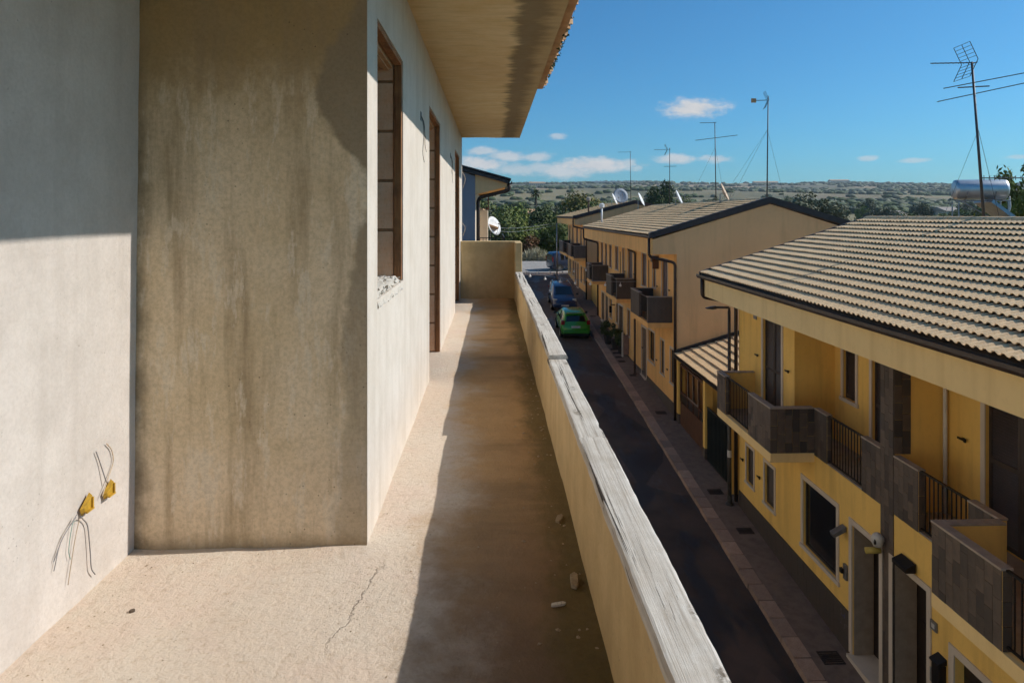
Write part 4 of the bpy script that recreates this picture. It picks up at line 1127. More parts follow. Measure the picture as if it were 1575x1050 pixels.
# ------------------------------------------------------------------ far houses
def far_house(label, y0, y1, ze, zr, floor_z, uppers, grounds, balconies, fascia_bot, wallmat, ground_doors=(), gable=True, pipe=True, plz=-7.31, xr=10.65):
    H = thing('terraced_house', label, 'house', (FX, (y0+y1)/2, gz((y0+y1)/2)))
    holes = [(a, b, c_, d) for (a, b, c_, d, k) in uppers + grounds + list(ground_doors)]
    m = MB(); holed(m, (y0, y1), (gz(y0) - .4, ze - .25), holes, lambda u, v, d: (FX + d, u, v), .30)
    m.build('front_wall', M[wallmat], H, fixn=True)
    m = MB(); xb = 2*xr - 6.05
    gw_ = [(FX + .0, gz(y0)-.4), (xb - .9, gz(y0)-.4), (xb - .9, ze + .05), (xr, zr - .15), (FX - .92, ze - .15), (FX - .92, fascia_bot), (FX, fascia_bot)]
    m.prism(gw_, 'y', y0 - .012, y0 - .002); m.prism([(FX+.302, gz(y0)-.4), (xb - .9, gz(y0)-.4), (xb - .9, ze + .05), (xr, zr - .17), (FX+.302, ze - .05)], 'y', y0, y0 + .25)
    m.prism([(FX+.302, gz(y0)-.4), (xb - .9, gz(y0)-.4), (xb - .9, ze + .05), (xr, zr - .17), (FX+.302, ze - .05)], 'y', y1 - .25, y1)
    m.box(xb - 1.2, xb - .901, y0 + .251, y1 - .251, gz(y0)-.4, ze)
    m.build('gable_wall', M['gable_tan'], H, fixn=True)
    m = MB(); m.box(6.06, 6.13, y0, y1, fascia_bot, ze - .10); m.build('fascia', M['yellow_pale' if wallmat != 'orange_yellow' else 'orange_yellow'], H)
    m = MB(); m.box(6.131, FX + .2, y0 + .001, y1 - .001, fascia_bot + .01, fascia_bot + .06); m.build('eaves_soffit', M[wallmat], H)
    gutter(H, 5.95, ze - .005, y0 - .1, y1, .13, .11)
    r = roof_body(H, 6.02, ze, xr, zr, xb, ze, y0 - .02, y1 + .1)
    tiled_slope(r, 6.02, ze + .004, xr, zr + .004, y0 + .14, y1 + .1)
    ridge_caps(r, xr, zr + .02, y0 + .1, y1 + .1)
    m = MB(); m.prism([(5.98, ze-.12), (5.98, ze + .10), (xr, zr + .13), (xb, ze + .10), (xb, ze - .12), (xr, zr - .11)], 'y', y0 - .10, y0 + .10); m.build('barge_board', M['barge'], r, fixn=True)
    for (a, b, c_, d, k) in uppers + grounds:
        if k == 'glass': glass_window(H, FX, a, b, c_, d, fw=.09)
        else: shutter_window(H, FX, a, b, c_, d, mat=k, fw=.08, step=.07, two=(b - a) > .7, sill=(c_ > floor_z + .3 or d < floor_z))
    for (a, b, c_, d, k) in ground_doors:
        door(H, FX, a, b, d, gz((a+b)/2) + .05, .22, .09, k)
    for (a, b, zt, zb_) in balconies:
        m = MB(); m.box(6.08, FX - .002, a, b, zb_ - .20, zb_); s_ = m.build('balcony', M[wallmat], H)
        for q in ((6.08, 6.18, a, a + .18, zb_, zt), (6.18, FX - .012, a, a + .10, zb_, zt), (6.08, 6.18, b - (b-a)*.52, b, zb_, zt), (6.18, FX - .012, b - .10, b, zb_, zt)): MB().box(*q).build('parapet', M['lava_far'], s_)
        for q in ((6.055, 6.20, a - .02, a + .18, zt + .001, zt + .03), (6.201, FX - .012, a - .02, a + .12, zt + .001, zt + .03), (6.055, 6.20, b - (b-a)*.52, b, zt + .001, zt + .03), (6.201, FX-.012, b-.12, b, zt+.001, zt+.03)): MB().box(*q).build('coping', M['coping'], s_)
        pt = MB()
        clad(None, (6.082, a - .001, zb_), E_, FX - 6.10, zt - zb_, S, stuff_mesh=pt)
        clad(None, (6.079, b - (b-a)*.52, zb_), U, (b-a)*.52, zt - zb_, W, stuff_mesh=pt)
        pt.build('stone_tiles', M['lava_tile'], s_, kind='stuff')
        railing(s_, 6.13, a + .19, b - (b-a)*.52 - .01, zb_, zt - .02, .12, single=False)
    if pipe: arc_pipe(H, bend([(6.02, y0 + .15, ze - .10), (6.02, y0 + .15, fascia_bot - .10), (6.98, y0 - .02, fascia_bot - .32), (6.98, y0 - .02, gz(y0) + .02)], .14), .055)
    m = MB(); m.box(FX - .015, FX - .001, y0 + .1, y1, gz(y0) - .3, plz)
    m.build('plinth', M['lava_far'], H)
    return H
UPB = [(27.25, 28.15, -4.22, -1.86, 'shutter_plum'), (29.25, 29.75, -3.15, -1.84, 'shutter_plum'), (31.05, 31.95, -3.30, -1.80, 'shutter_plum'),
       (34.15, 35.2, -4.15, -1.78, 'shutter_plum'), (36.25, 36.68, -3.15, -1.80, 'shutter_plum'), (38.0, 38.85, -3.10, -1.80, 'shutter_plum'), (40.15, 40.9, -3.12, -1.80, 'shutter_plum'),
       (41.7, 42.4, -4.05, -1.80, 'shutter_plum'), (43.2, 44.0, -4.05, -1.80, 'shutter_plum')]
GRB = [(26.28, 26.80, -6.60, -5.27, 'shutter'), (27.78, 28.36, -6.58, -5.20, 'shutter'), (29.45, 30.62, -6.50, -5.16, 'glass'),
       (34.72, 35.38, -6.25, -4.92, 'shutter'), (38.0, 38.6, -6.1, -4.95, 'shutter'), (40.0, 40.8, -6.1, -4.95, 'glass')]
DRB = [(31.0, 31.95, -9.9, -5.25, 'door_pink'), (36.6, 37.8, -9.9, -5.0, 'door_dark'), (41.3, 42.2, -9.9, -4.95, 'door_dark'), (42.7, 43.7, -9.9, -4.95, 'door_dark')]
HB = far_house('long ochre house with tan gable end, three stone balconies and brown downpipe at its corner', 25.9, 45.0, -0.80, 0.56, -4.2, UPB, GRB,
          [(26.5, 29.75, -3.23, -4.23), (33.2, 36.2, -3.15, -4.13), (41.25, 43.75, -3.10, -4.05)], -1.52, 'orange_yellow', DRB)
UPC = [(51.6, 52.5, -3.2, -1.05, 'shutter_plum'), (53.6, 54.4, -3.2, -1.05, 'shutter_plum'), (56.0, 57.0, -3.2, -1.05, 'shutter_plum'), (59.0, 60.0, -3.2, -1.05, 'shutter_plum'), (61.4, 62.3, -3.2, -1.05, 'shutter_plum')]
GRC = [(51.5, 52.3, -5.3, -4.1, 'shutter'), (53.4, 54.2, -5.3, -4.1, 'shutter'), (58.6, 59.6, -5.2, -4.0, 'shutter'), (61.0, 62.0, -5.2, -4.0, 'shutter')]
DRC = [(55.4, 56.4, -8, -4.0, 'door_dark'), (57.0, 58.0, -8, -4.0, 'door_dark')]
HC = far_house('farthest ochre house of the row, its small gable roof behind the long house', 50.5, 63.4, -0.20, 0.95, -3.25, UPC, GRC,
          [(50.55, 54.6, -2.34, -3.24), (55.4, 61.7, -2.34, -3.24)], -0.78, 'orange_yellow', DRC, plz=-5.9)
# corner pipe on the gap side, second pipe on the long house
arc_pipe(HB, bend([(6.02, 44.85, -.9), (6.02, 44.85, -1.6), (6.98, 44.95, -1.85), (6.98, 44.95, gz(45))], .14), .055)
arc_pipe(HB, bend([(6.75, 33.9, -1.62), (6.75, 33.6, -1.75), (6.98, 33.2, -1.85), (6.98, 33.2, -4.1)], .1), .05)
m = MB(); m.box(6.80, FX-.001, 28.7, 28.82, -2.3, -1.75); m.box(6.74, 6.799, 28.6, 28.9, -2.0, -1.75); m.build('wall_bracket', M['wood_brown'], HB)
for (y, z) in ((26.9, -3.0), (28.9, -3.05), (31.7, -6.2), (27.2, -6.2), (29.0, -6.2), (33.6, -2.95), (35.9, -3.0)): holdback(HB, FX, y, z)
for y in (29.9, 36.6): arc_pipe(HB, [(6.9, y, -4.2 if y < 30 else -4.1), (6.9, y, -2.0)], .018, 'rail', 'mast_tube')
# entrance lantern on the long house
m = MB(); m.box(6.80, FX-.001, 39.0, 39.06, -5.2, -5.15); m.box(6.72, 6.86, 38.96, 39.10, -5.62, -5.25); m.build('wall_lantern', M['rail'], HB)

# next house along: a sliver shows, the length added to bounce sunlight
NX_ = thing('street_house', 'sunlit cream house front edge-on beside the grey gabled house', 'house', (-2, 47, gz(47)))
MB().box(-8, -.62, 37.2, 61.5, -10, .20).build('wall', M['cream'], NX_)
MB().box(-8.1, -.50, 37.18, 61.6, .201, .34).build('roof', M['terracotta'], NX_)
for k in range(5): MB().box(-.619, -.60, 39.5 + 4.4*k, 40.6 + 4.4*k, -1.9, -.4).build('window', M['shutter'], NX_)

# ------------------------------------------------------------------ low outbuilding between the houses
yC0, yC1 = 19.32, 25.885
K = thing('garage_annexe', 'low annexe with cream tiled roof and dark gates between the two yellow houses', 'garage', (FX, 22.5, gz(22.5)))
def kroof(x): return -5.33 + (x - 6.95) * .285
m = MB(); m.prism([(6.95, kroof(6.95)), (11.0, kroof(11.0)), (11.0, kroof(11.0)-.15), (6.95, kroof(6.95)-.10)], 'y', yC0, yC1)
kr = m.build('roof', M['roof_under'], K, fixn=True)
tiled_slope(kr, 6.95, kroof(6.95) + .004, 11.0, kroof(11.0) + .004, yC0 + .06, yC1 - .01)
gutter(K, 6.86, -5.33, yC0, yC1, .10, .08)
m = MB(); m.prism([(6.95, kroof(6.95)+.06), (10.9, kroof(10.9)+.06), (10.9, kroof(10.9)+.20), (6.95, kroof(6.95)+.16)], 'y', yC1 - .10, yC1); m.build('flashing', M['barge'], kr, fixn=True)
m = MB()
for (a, b) in ((25.62, 25.86), (22.40, 22.62), (19.95, 20.15)): MB().box(FX - .01, FX + .25, a, b, gz(a) - .3, -5.45).build('gate_post', M['yellow'], K)
for (a, b) in ((22.395, 22.625), (25.615, 25.865)): MB().box(FX - .016, FX + .26, a, b, gz(a) - .2, gz(a) + .35).build('post_base', M['lava_far'], K)
m = MB(); m.box(8.4, 8.6, yC0 + .02, yC1 - .02, gz(20) - .3, -5.05); m.build('back_wall', M['yellow'], K)
m = MB(); m.box(11.0, 14.5, yC0 + .02, yC1 - .02, gz(20) - .3, -4.35); m.build('added_rear_block', M['gable_tan'], K)  # unseen rear block, added as a sun blocker, kept below the roof
# brown panelled gate
m = MB(); zb_ = gz(24) + .05; a, b = 22.64, 25.60
m.box(FX + .06, FX + .10, a, b, zb_, zb_ + .9)
for yy in (a, a + .66, a + 1.32, a + 1.98, b - .05): m.box(FX + .045, FX + .115, yy, yy + .05, zb_ + .902, -5.62)
m.box(FX + .044, FX + .116, a, b, -5.70, -5.62); m.box(FX + .046, FX + .114, a + .051, b - .051, -6.72, -6.66)
gt = m.build('panel_gate', M['wood_brown'], K)
for k in range(4):
    m = MB(); m.box(FX + .075, FX + .085, a + .052 + .66*k, a + .655 + .66*k if k < 3 else b - .051, zb_ + .905, -6.722); m.build('panel', M['door_dark'], gt)
m = MB(); m.box(FX + .04, FX + .044, a + .7, a + 1.98, -6.64, -6.61); m.box(FX + .04, FX + .044, a + .7, a + .73, -6.60, -5.72); m.box(FX+.04, FX+.044, a+1.95, a+1.98, -6.6, -5.72); m.box(FX+.04, FX+.044, a+1.3, a+1.33, -6.6, -5.72)
m.build('window_trim', M['coping'], gt)
# dark green barred gate
m = MB(); a, b = 20.16, 22.39; zt_ = -6.35
m.box(FX + .05, FX + .09, a, b, zt_ - .05, zt_); m.box(FX + .05, FX + .09, a, b, gz(20.2) + .12, gz(20.2) + .18); m.box(FX + .06, FX + .075, a, b, gz(20.2) + .18, zt_ - .05)
gg = m.build('barred_gate', M['gate_green'], K)
bb = MB(); bb.box(FX + .04, FX + .058, -.01, .01, gz(20.2) + .185, zt_ - .055); bbm = bb.mesh('gate_bar', M['gate_green'])
for k in range(17): link('gate_bar', bbm, gg, (0, a + .07 + k*.13, 0))
# gap between long house and last house
K2 = thing('yard_wall', 'plain ochre wall closing the gap before the farthest house', 'wall', (FX, 47.7, gz(47.7)))
m = MB(); m.box(FX + .3, FX + .55, 45.02, 50.48, gz(45) - .3, -3.9); m.build('wall', M['yellow'], K2)
m = MB(); m.box(FX + .25, FX + .60, 45.02, 50.48, -3.899, -3.82); m.build('coping', M['coping'], K2)
m = MB(); m.box(11.0, 14.5, 45.12, 50.48, gz(45) - .3, 0.6); m.build('added_rear_block', M['gable_tan'], K2)  # unseen block added behind the gap to keep the street in shade

# ------------------------------------------------------------------ house across, past the balcony end
Lh = thing('corner_house', 'grey gabled house with dark overhanging eave seen past the balcony end', 'house', (-2, 27, gz(27)))
yl0, yl1 = 24.0, 34.0
m = MB(); m.prism([(-8, -10), (-.60, -10), (-.60, 1.35), (-1.05, 1.50), (-8, 3.4)], 'y', yl0, yl0 + .25); m.build('gable_wall', M['grey_blue'], Lh, fixn=True)
m = MB(); m.prism([(-.599, 0.70), (.52, 0.98), (.52, 1.10), (-.599, 1.42)], 'y', yl0 + .02, yl0 + .12); m.build('eave_cheek', M['gable_tan'], Lh, fixn=True)
m = MB(); m.box(-.85, -.601, yl0 + .26, yl1, -10, 1.2); m.build('street_wall', M['cream'], Lh)
m = MB(); m.prism([(-8, 3.42), (.60, 1.08), (.60, 1.20), (-8, 3.56)], 'y', yl0 - .15, yl1); rf = m.build('roof', M['barge'], Lh, fixn=True)
m = MB(); m.prism([(-8, 3.57), (.66, 1.21), (.66, 1.26), (-8, 3.63)], 'y', yl0 - .22, yl1); m.build('roof_edge', M['barge'], rf, fixn=True)
m = MB(); m.prism([(-.598, .88), (.50, 1.03), (.50, 1.06), (-.598, .96)], 'y', yl0 + .13, yl1); m.build('eaves_soffit', M['orange_yellow'], Lh, fixn=True)
gutter(Lh, .56, 1.20, yl0 - .15, yl1, .14, .14)
arc_pipe(Lh, bend([(.60, yl0 + .1, 1.1), (.60, yl0 + .1, .86), (-.40, yl0 + .25, .62), (-.50, yl0 + .3, .5), (-.50, yl0 + .3, gz(24))], .12), .065)
m = MB(); m.box(-.599, -.20, 30.0, 33.9, -10, .2); m.build('bay', M['cream'], Lh)
m = MB(); m.box(-.60, -.16, 30.4, 31.6, -.4, .19) if False else m.box(-.597, -.55, 26.2, 27.4, -1.2, .55); m.build('shutter', M['wood_brown'], Lh)
m = MB(); m.box(-.199, -.15, 30.6, 31.8, .25, .9); m.box(-.3, -.16, 30.0, 33.8, .201, .30); m.build('bay_window', M['wood_brown'], Lh)
m = MB(); m.box(-.599, .55, 27.6, 33.0, -2.05, -1.85); bs = m.build('balcony', M['cream'], Lh)
railing(bs, .50, 27.7, 33.0, -1.85, -.92, .13, single=False)
m = MB(); m.box(-.55, .52, 27.62, 27.65, -.955, -.925)
for k in range(9): m.box(-.50 + k*.125, -.484 + k*.125, 27.625, 27.645, -1.84, -.956)
m.build('side_railing', M['rail'], bs)
m = MB(); m.prism([(-.598, -.30), (.30, -.62), (.30, -.70), (-.598, -.40)], 'y', 33.2, 37.0); m.build('porch_roof', M['terracotta'], Lh, fixn=True)

# ------------------------------------------------------------------ street furniture
L1 = thing('street_lamp', 'thin grey street lamp with short arm at the corner of the near yellow house', 'street lamp', (6.79, 19.35, gz(19.35)))
MB().tube([(6.79, 19.35, gz(19.35) - .05), (6.79, 19.35, gz(19.35)+1.1), (6.78, 19.35, -2.75)], [.062, .055, .042], 12).build('pole', M['lamp_post'], L1, smooth=True)
m = MB(); m.tube(bend([(6.78, 19.35, -2.76), (6.78, 19.35, -2.66), (6.40, 19.40, -2.66)], .07), .035, 10); m.build('arm', M['lamp_post'], L1, smooth=True)
m = MB(); m.prism([(6.42, -2.62), (6.30, -2.63), (6.12, -2.675), (6.12, -2.695), (6.30, -2.715), (6.42, -2.70)], 'y', 19.33, 19.47); m.build('lamp_head', M['lamp_post'], L1, bevel=.01, fixn=True)
m = MB(); m.lathe([(.064, 0), (.064, .20)], (6.79, 19.35, gz(19.35) + 1.35), 14); m.build('band', M['plastic_white'], L1, smooth=True)
m = MB(); m.lathe([(.12, -.02), (.12, .03), (.075, .06), (.068, .25), (.06, .26)], (6.79, 19.35, gz(19.35)), 12); m.build('foot', M['lamp_post'], L1)
L2 = thing('signpost', 'bare rusty brown post on the pavement before the long ochre house', 'post', (6.70, 31.9, gz(31.9)))
MB().tube([(6.70, 31.9, gz(31.9) - .05), (6.70, 31.9, -4.93)], .05, 10).build('pole', M['rust_post'], L2, smooth=True)
m = MB(); m.lathe([(.055, 0), (.055, .02), (.02, .035), (0, .04)], (6.70, 31.9, -4.93), 10); m.build('cap', M['rust_post'], L2)
m = MB(); m.lathe([(.10, -.02), (.10, .03), (.06, .05)], (6.70, 31.9, gz(31.9)), 10); m.build('foot', M['rust_post'], L2)
Tp = thing('telephone_pole', 'pale thin pole standing before the balconies of the farthest house', 'pole', (5.75, 60.5, gz(60.5)))
MB().tube([(5.75, 60.5, gz(60.5) - .1), (5.75, 60.5, -0.75)], [.07, .05], 10).build('shaft', M['galv'], Tp, smooth=True)
m = MB(); m.box(5.72, 5.78, 60.2, 60.8, -.86, -.82); m.build('crossarm', M['galv'], Tp)
# overhead wire from that pole to the house across
m = MB(); m.tube(curve([(5.75, 60.5, -.78), (2.0, 58, -1.15), (-.55, 56, -1.0)], 10), .012, 5); m.tube(curve([(5.75, 60.5, -.95), (2.0, 58, -1.45), (-.55, 56, -1.25)], 10), .012, 5)
tag(m.build('overhead_wires', M['galv']), 'two thin wires spanning from the pale pole across the street end', 'wire')

# string lights across the street
def string_lights(y, pts, bulbs, label, drop=.13):
    S_ = thing('string_lights', label, 'string lights', (pts[0][0], y, pts[0][1]), 'bulb strings over the street')
    cp = curve([(x, y, z) for x, z in pts], 16)
    MB().tube(cp, .011, 5).build('cable', M['galv'], S_, smooth=True)
    bm_ = MB(); bm_.lathe([(0, -.135), (.04, -.122), (.064, -.088), (.060, -.050), (.028, -.005), (.020, .0)], (0, 0, 0), 10)
    bme = bm_.mesh('bulb', M['bulb'], smooth=True)
    sm_ = MB(); sm_.lathe([(.022, .0), (.022, .05), (.010, .06), (.006, drop - .03)], (0, 0, 0), 8); sme = sm_.mesh('socket', M['plastic_white'])
    for x in bulbs:
        z = min(cp, key=lambda p: abs(p.x - x)).z
        b_ = link('bulb', bme, S_, (x, y, z - drop + .02)); link('socket', sme, b_, (x, y, z - drop + .02))
string_lights(33.0, [(-.55, -2.30), (1.82, -2.80), (3.3, -3.07), (4.75, -3.20), (6.25, -3.26), (7.04, -3.25)], [.37 + .732*k for k in range(9)], 'nearer string of white bulbs hanging across the street to the second balcony')
string_lights(42.0, [(-.55, -3.15), (1.6, -3.36), (3.2, -3.40), (4.8, -3.36), (7.04, -3.1)], [.6 + .742*k for k in range(9)], 'farther string of white bulbs hanging across the street')

# potted plants and a low white gate by the long house
def leaf_cloud(n, rx, ry, rz, leaf, rng_, clumps=14, hollow=.55):
    m = MB(); cs = []
    for _ in range(clumps):
        while True:
            p = Vector((rng_.uniform(-1, 1), rng_.uniform(-1, 1), rng_.uniform(-1, 1)))
            if .25 < p.length < .85: break
        cs.append((p, rng_.uniform(.25, .48)))
    for _ in range(n):
        c_, cr = rng_.choice(cs)
        d = Vector((rng_.gauss(0, 1), rng_.gauss(0, 1), rng_.gauss(0, 1))).normalized()
        p = c_ + d * cr * rng_.uniform(hollow, 1.05)
        p = Vector((p.x*rx, p.y*ry, p.z*rz))
        nrm = (d + Vector((rng_.gauss(0, .6), rng_.gauss(0, .6), rng_.gauss(0, .6) + .25))).normalized()
        a = nrm.cross(Vector((rng_.gauss(0, 1), rng_.gauss(0, 1), rng_.gauss(0, 1)))).normalized(); b = nrm.cross(a)
        s_ = leaf * rng_.uniform(.6, 1.35)
        m.add([p - a*s_, p - b*s_*.45, p + a*s_, p + b*s_*.45], [(0, 1, 2, 3)])
    return m
def potted(x, y, r, h, rx, rz, label, seed):
    z = gz(y); rg = random.Random(seed)
    o = thing('potted_plant', label, 'plant', (x, y, z), 'potted plants on the pavement')
    m = MB(); m.lathe([(0, 0), (r*.72, 0), (r, h), (r*1.08, h), (r*1.08, h+.05), (r*.92, h+.05), (r*.9, h-.02), (0, h-.02)], (x, y, z), 16); m.build('pot', M['pot'], o)
    m = MB()
    for k in range(4):
        a = k*1.6; m.tube([(x, y, z+h-.03), (x+.06*math.cos(a), y+.06*math.sin(a), z+h+.25), (x+.16*math.cos(a), y+.16*math.sin(a), z+h+.55)], [.018, .014, .008], 6)
    m.build('stem', M['bark'], o)
    lc = leaf_cloud(700, rx, rx, rz, .07, rg, 10); lc.v = [(p[0]+x, p[1]+y, p[2]+z+h+rz*.85) for p in lc.v]
    lc.build('foliage', M['leaf_dark'], o)
potted(6.40, 37.6, .24, .42, .48, .50, 'bushy dark potted plant nearest the green car', 1)
potted(6.62, 36.4, .26, .46, .46, .48, 'middle one of the dark potted plants by the ochre house', 2)
potted(6.75, 35.5, .20, .38, .36, .42, 'smallest dark potted plant, beside the white gate post', 3)
g_ = thing('pavement_gate', 'low pinkish gate with white post beside the potted plants', 'gate', (6.72, 35.0, gz(35)))
m = MB(); m.box(6.66, 6.74, 34.9, 34.98, gz(35) - .02, gz(35) + 1.25); m.build('post', M['plastic_white'], g_, bevel=.006)
m = MB(); m.box(6.76, 7.03, 34.92, 34.97, gz(35) + .1, gz(35) + 1.1); m.build('panel', M['door_pink'], g_, bevel=.006)

# ------------------------------------------------------------------ cars
def car(name, label, x, y, heading, st, paint, glass_spans, width, wheel_y, wheel_r, front_lights, rear_lights, rear_plate=True, roofbars=False):
    # stations st: (s, zbottom, zbelt, ztop, half-belt, half-top); s runs from tail (0) to nose
    C_ = thing(name, label, 'car', (x, y, gz(y) - .12))
    sl = math.atan(.063)
    c, s = math.cos(heading), math.sin(heading)
    def W(p):
        # local: p.x to the right of the car, p.y forward, p.z up
        X, Y = p[0]*c + p[1]*s, -p[0]*s + p[1]*c
        return (x + X, y + Y, gz(y + Y) - .12 + p[2])
    rows = []
    for (q, zb, zl, zt, hb, ht) in st:
        half = [(hb*.80, zb), (hb*.97, zb + .06), (hb, zb + (zl-zb)*.45), (hb*.985, zl - .05), (hb*.955, zl), (ht + (hb*.955-ht)*.10, zt - .07 if zt - zl > .12 else zl + (zt-zl)*.6), (ht*.88, zt - .012), (ht*.5, zt), (0, zt + .004)]
        ring = [(a, q, b) for a, b in half] + [(-a, q, b) for a, b in half[-2::-1]]
        rows.append(ring)
    n = len(rows[0]); body = MB()
    body.v = [W(p) for r in rows for p in r]
    for i in range(len(rows)-1):
        for k in range(n-1): body.f.append((i*n+k, (i+1)*n+k, (i+1)*n+k+1, i*n+k+1))
        body.f.append((i*n+n-1, (i+1)*n+n-1, (i+1)*n, i*n))
    body.f.append(tuple(range(n))); body.f.append(tuple((len(rows)-1)*n + k for k in range(n-1, -1, -1)))
    bo = body.build('body', M[paint], C_, smooth=True, fixn=True)
    def patch(nm, i0, i1, ks, mat, off=.006, inset=0.06):
        g = MB()
        P0 = [[Vector(rows[i][k]) for k in ks] for i in (i0, i1)]
        cen = sum((p for r in P0 for p in r), Vector())/ (2*len(ks))
        P0 = [[cen + (p-cen)*(1-inset) for p in r] for r in P0]
        nrm = (P0[1][0]-P0[0][0]).cross(P0[0][-1]-P0[0][0]).normalized()
        mid = cen - Vector((0, cen.y, .7)); 
        if nrm.dot(cen - Vector((0, (st[0][0]+st[-1][0])/2, .6))) < 0: nrm = -nrm
        vs = [W(p + nrm*off) for r in P0 for p in r]; k_ = len(ks)
        g.add(vs, [(j, j+1, k_+j+1, k_+j) for j in range(k_-1)])
        return g.build(nm, M[mat], C_)
    top = list(range(5, n-5))
    for (nm, i0, i1, kind) in glass_spans:
        if kind == 'top': patch(nm, i0, i1, [5, 6, 7, 8, n-8, n-7, n-6], 'car_glass', .008, .07)
        else:
            patch(nm, i0, i1, [4, 5], 'car_glass', .008, .10); patch(nm, i0, i1, [n-5, n-6], 'car_glass', .008, .10)
    hb = st[len(st)//2][4]
    for yy in wheel_y:
        for sx in (-1, 1):
            xx = sx*(hb - .10)
            prof = [(wheel_r*.62, -.10), (wheel_r*.93, -.10), (wheel_r, -.07), (wheel_r, .07), (wheel_r*.93, .10), (wheel_r*.62, .10)]
            w_ = MB(); w_.lathe(prof, (0, 0, 0), 20, 'x'); w_.v = [W((p[0]+xx+sx*.015, p[1]+yy, p[2]+wheel_r)) for p in w_.v]
            wo_ = w_.build('wheel', M['tyre'], C_)
            r_ = MB(); r_.lathe([(0, sx*.085), (wheel_r*.25, sx*.09), (wheel_r*.55, sx*.075), (wheel_r*.63, sx*.10)], (0, 0, 0), 16, 'x'); r_.v = [W((p[0]+xx+sx*.015, p[1]+yy, p[2]+wheel_r)) for p in r_.v]
            r_.build('rim', M['rim'], wo_)
            a_ = MB(); a_.lathe([(0, sx*.002), (wheel_r*1.13, sx*.002)], (0, 0, 0), 20, 'x'); a_.v = [W((p[0]+sx*(hb*1.0-.004), p[1]+yy, p[2]+wheel_r)) for p in a_.v]
            a_.build('wheel_arch', M['trim'], C_)
    def bx(nm, x0, x1, y0, y1, z0, z1, mat, bev=.01, mirror=True):
        for sx in ((1, -1) if mirror else (1,)):
            b_ = MB(); b_.box(x0, x1, y0, y1, z0, z1); b_.v = [W((p[0]*sx, p[1], p[2])) for p in b_.v]
            b_.build(nm, M[mat], C_, bevel=bev, fixn=True)
    for a in front_lights: bx('headlight', *a, 'head_clear', .03)
    for a in rear_lights: bx('tail_light', *a, 'tail_red', .02)
    zl = st[len(st)//2][2]
    s_m = [q for (nm, i0, i1, k) in glass_spans if nm == 'windscreen' for q in [st[i0][0] + (st[i1][0]-st[i0][0])*.55]][0]
    bx('mirror', hb + .0, hb + .18, s_m - .06, s_m + .06, zl + .0, zl + .13, 'trim', .02)
    return C_, bx
# green hatchback seen from behind; origin at its tail
ST_G = [(0.0, .38, .62, .70, .70, .60), (.05, .30, .70, .80, .80, .68), (.12, .26, .90, 1.00, .835, .66), (.30, .24, .97, 1.32, .85, .60), (.62, .22, .98, 1.45, .86, .585), (1.3, .20, .97, 1.485, .86, .60), (2.0, .20, .95, 1.47, .86, .60), (2.35, .20, .93, 1.40, .86, .60), (3.05, .20, .92, .98, .85, .68), (3.55, .22, .84, .90, .83, .66), (3.85, .26, .70, .76, .76, .58), (3.95, .34, .58, .62, .64, .46)]
cg, bx = car('parked_car', 'bright green hatchback parked by the kerb, seen from behind', 4.80, 39.0, 0.0, ST_G, 'car_green',
    [('rear_window', 2, 3, 'top'), ('side_window', 3, 5, 'side'), ('side_window', 5, 7, 'side'), ('windscreen', 7, 8, 'top')], 1.7, (.62, 3.2), .30,
    [(.48, .76, 3.62, 3.84, .58, .74)], [(.64, .84, .03, .22, .84, 1.08)])
bx('bumper', -.76, .76, -.045, .10, .34, .50, 'car_green', .04, False); bx('bumper_lower', -.72, .72, -.03, .10, .22, .335, 'trim', .03, False)
bx('licence_plate', -.26, .26, -.006, .02, .66, .78, 'plate', .004, False)
bx('rear_wiper', -.02, .30, .165, .18, 1.02, 1.04, 'trim', .002, False); bx('spoiler', -.56, .56, .22, .50, 1.42, 1.455, 'car_green', .012, False)
# blue people carrier seen from the front; heading towards the camera
ST_B = [(0.0, .34, .70, .86, .76, .66), (.08, .24, .96, 1.30, .86, .66), (.30, .20, 1.00, 1.58, .88, .64), (1.2, .20, 1.00, 1.63, .885, .65), (2.2, .20, .98, 1.60, .885, .65), (2.65, .20, .97, 1.50, .88, .64), (3.45, .20, .95, 1.03, .87, .70), (3.85, .22, .84, .94, .85, .68), (4.10, .26, .68, .78, .80, .60), (4.18, .34, .56, .62, .68, .48)]
cb, bx = car('parked_car', 'dark blue people carrier parked facing us, ahead of the green hatchback', 5.00, 50.9, math.pi, ST_B, 'car_blue',
    [('rear_window', 1, 2, 'top'), ('side_window', 2, 3, 'side'), ('side_window', 3, 5, 'side'), ('windscreen', 5, 6, 'top')], 1.77, (.75, 3.35), .32,
    [(.52, .80, 3.78, 4.06, .62, .86)], [(.70, .84, .0, .10, .75, 1.15)])
bx('bumper', -.80, .80, 4.06, 4.22, .30, .54, 'car_blue', .05, False); bx('grille', -.40, .40, 4.08, 4.16, .60, .70, 'trim', .01, False)
bx('licence_plate', -.26, .26, 4.215, 4.235, .38, .49, 'plate', .004, False); bx('air_intake', -.5, .5, 4.20, 4.226, .20, .32, 'trim', .01, False)
bx('roof_bar', .56, .60, .5, 2.3, 1.62, 1.66, 'galv', .008)
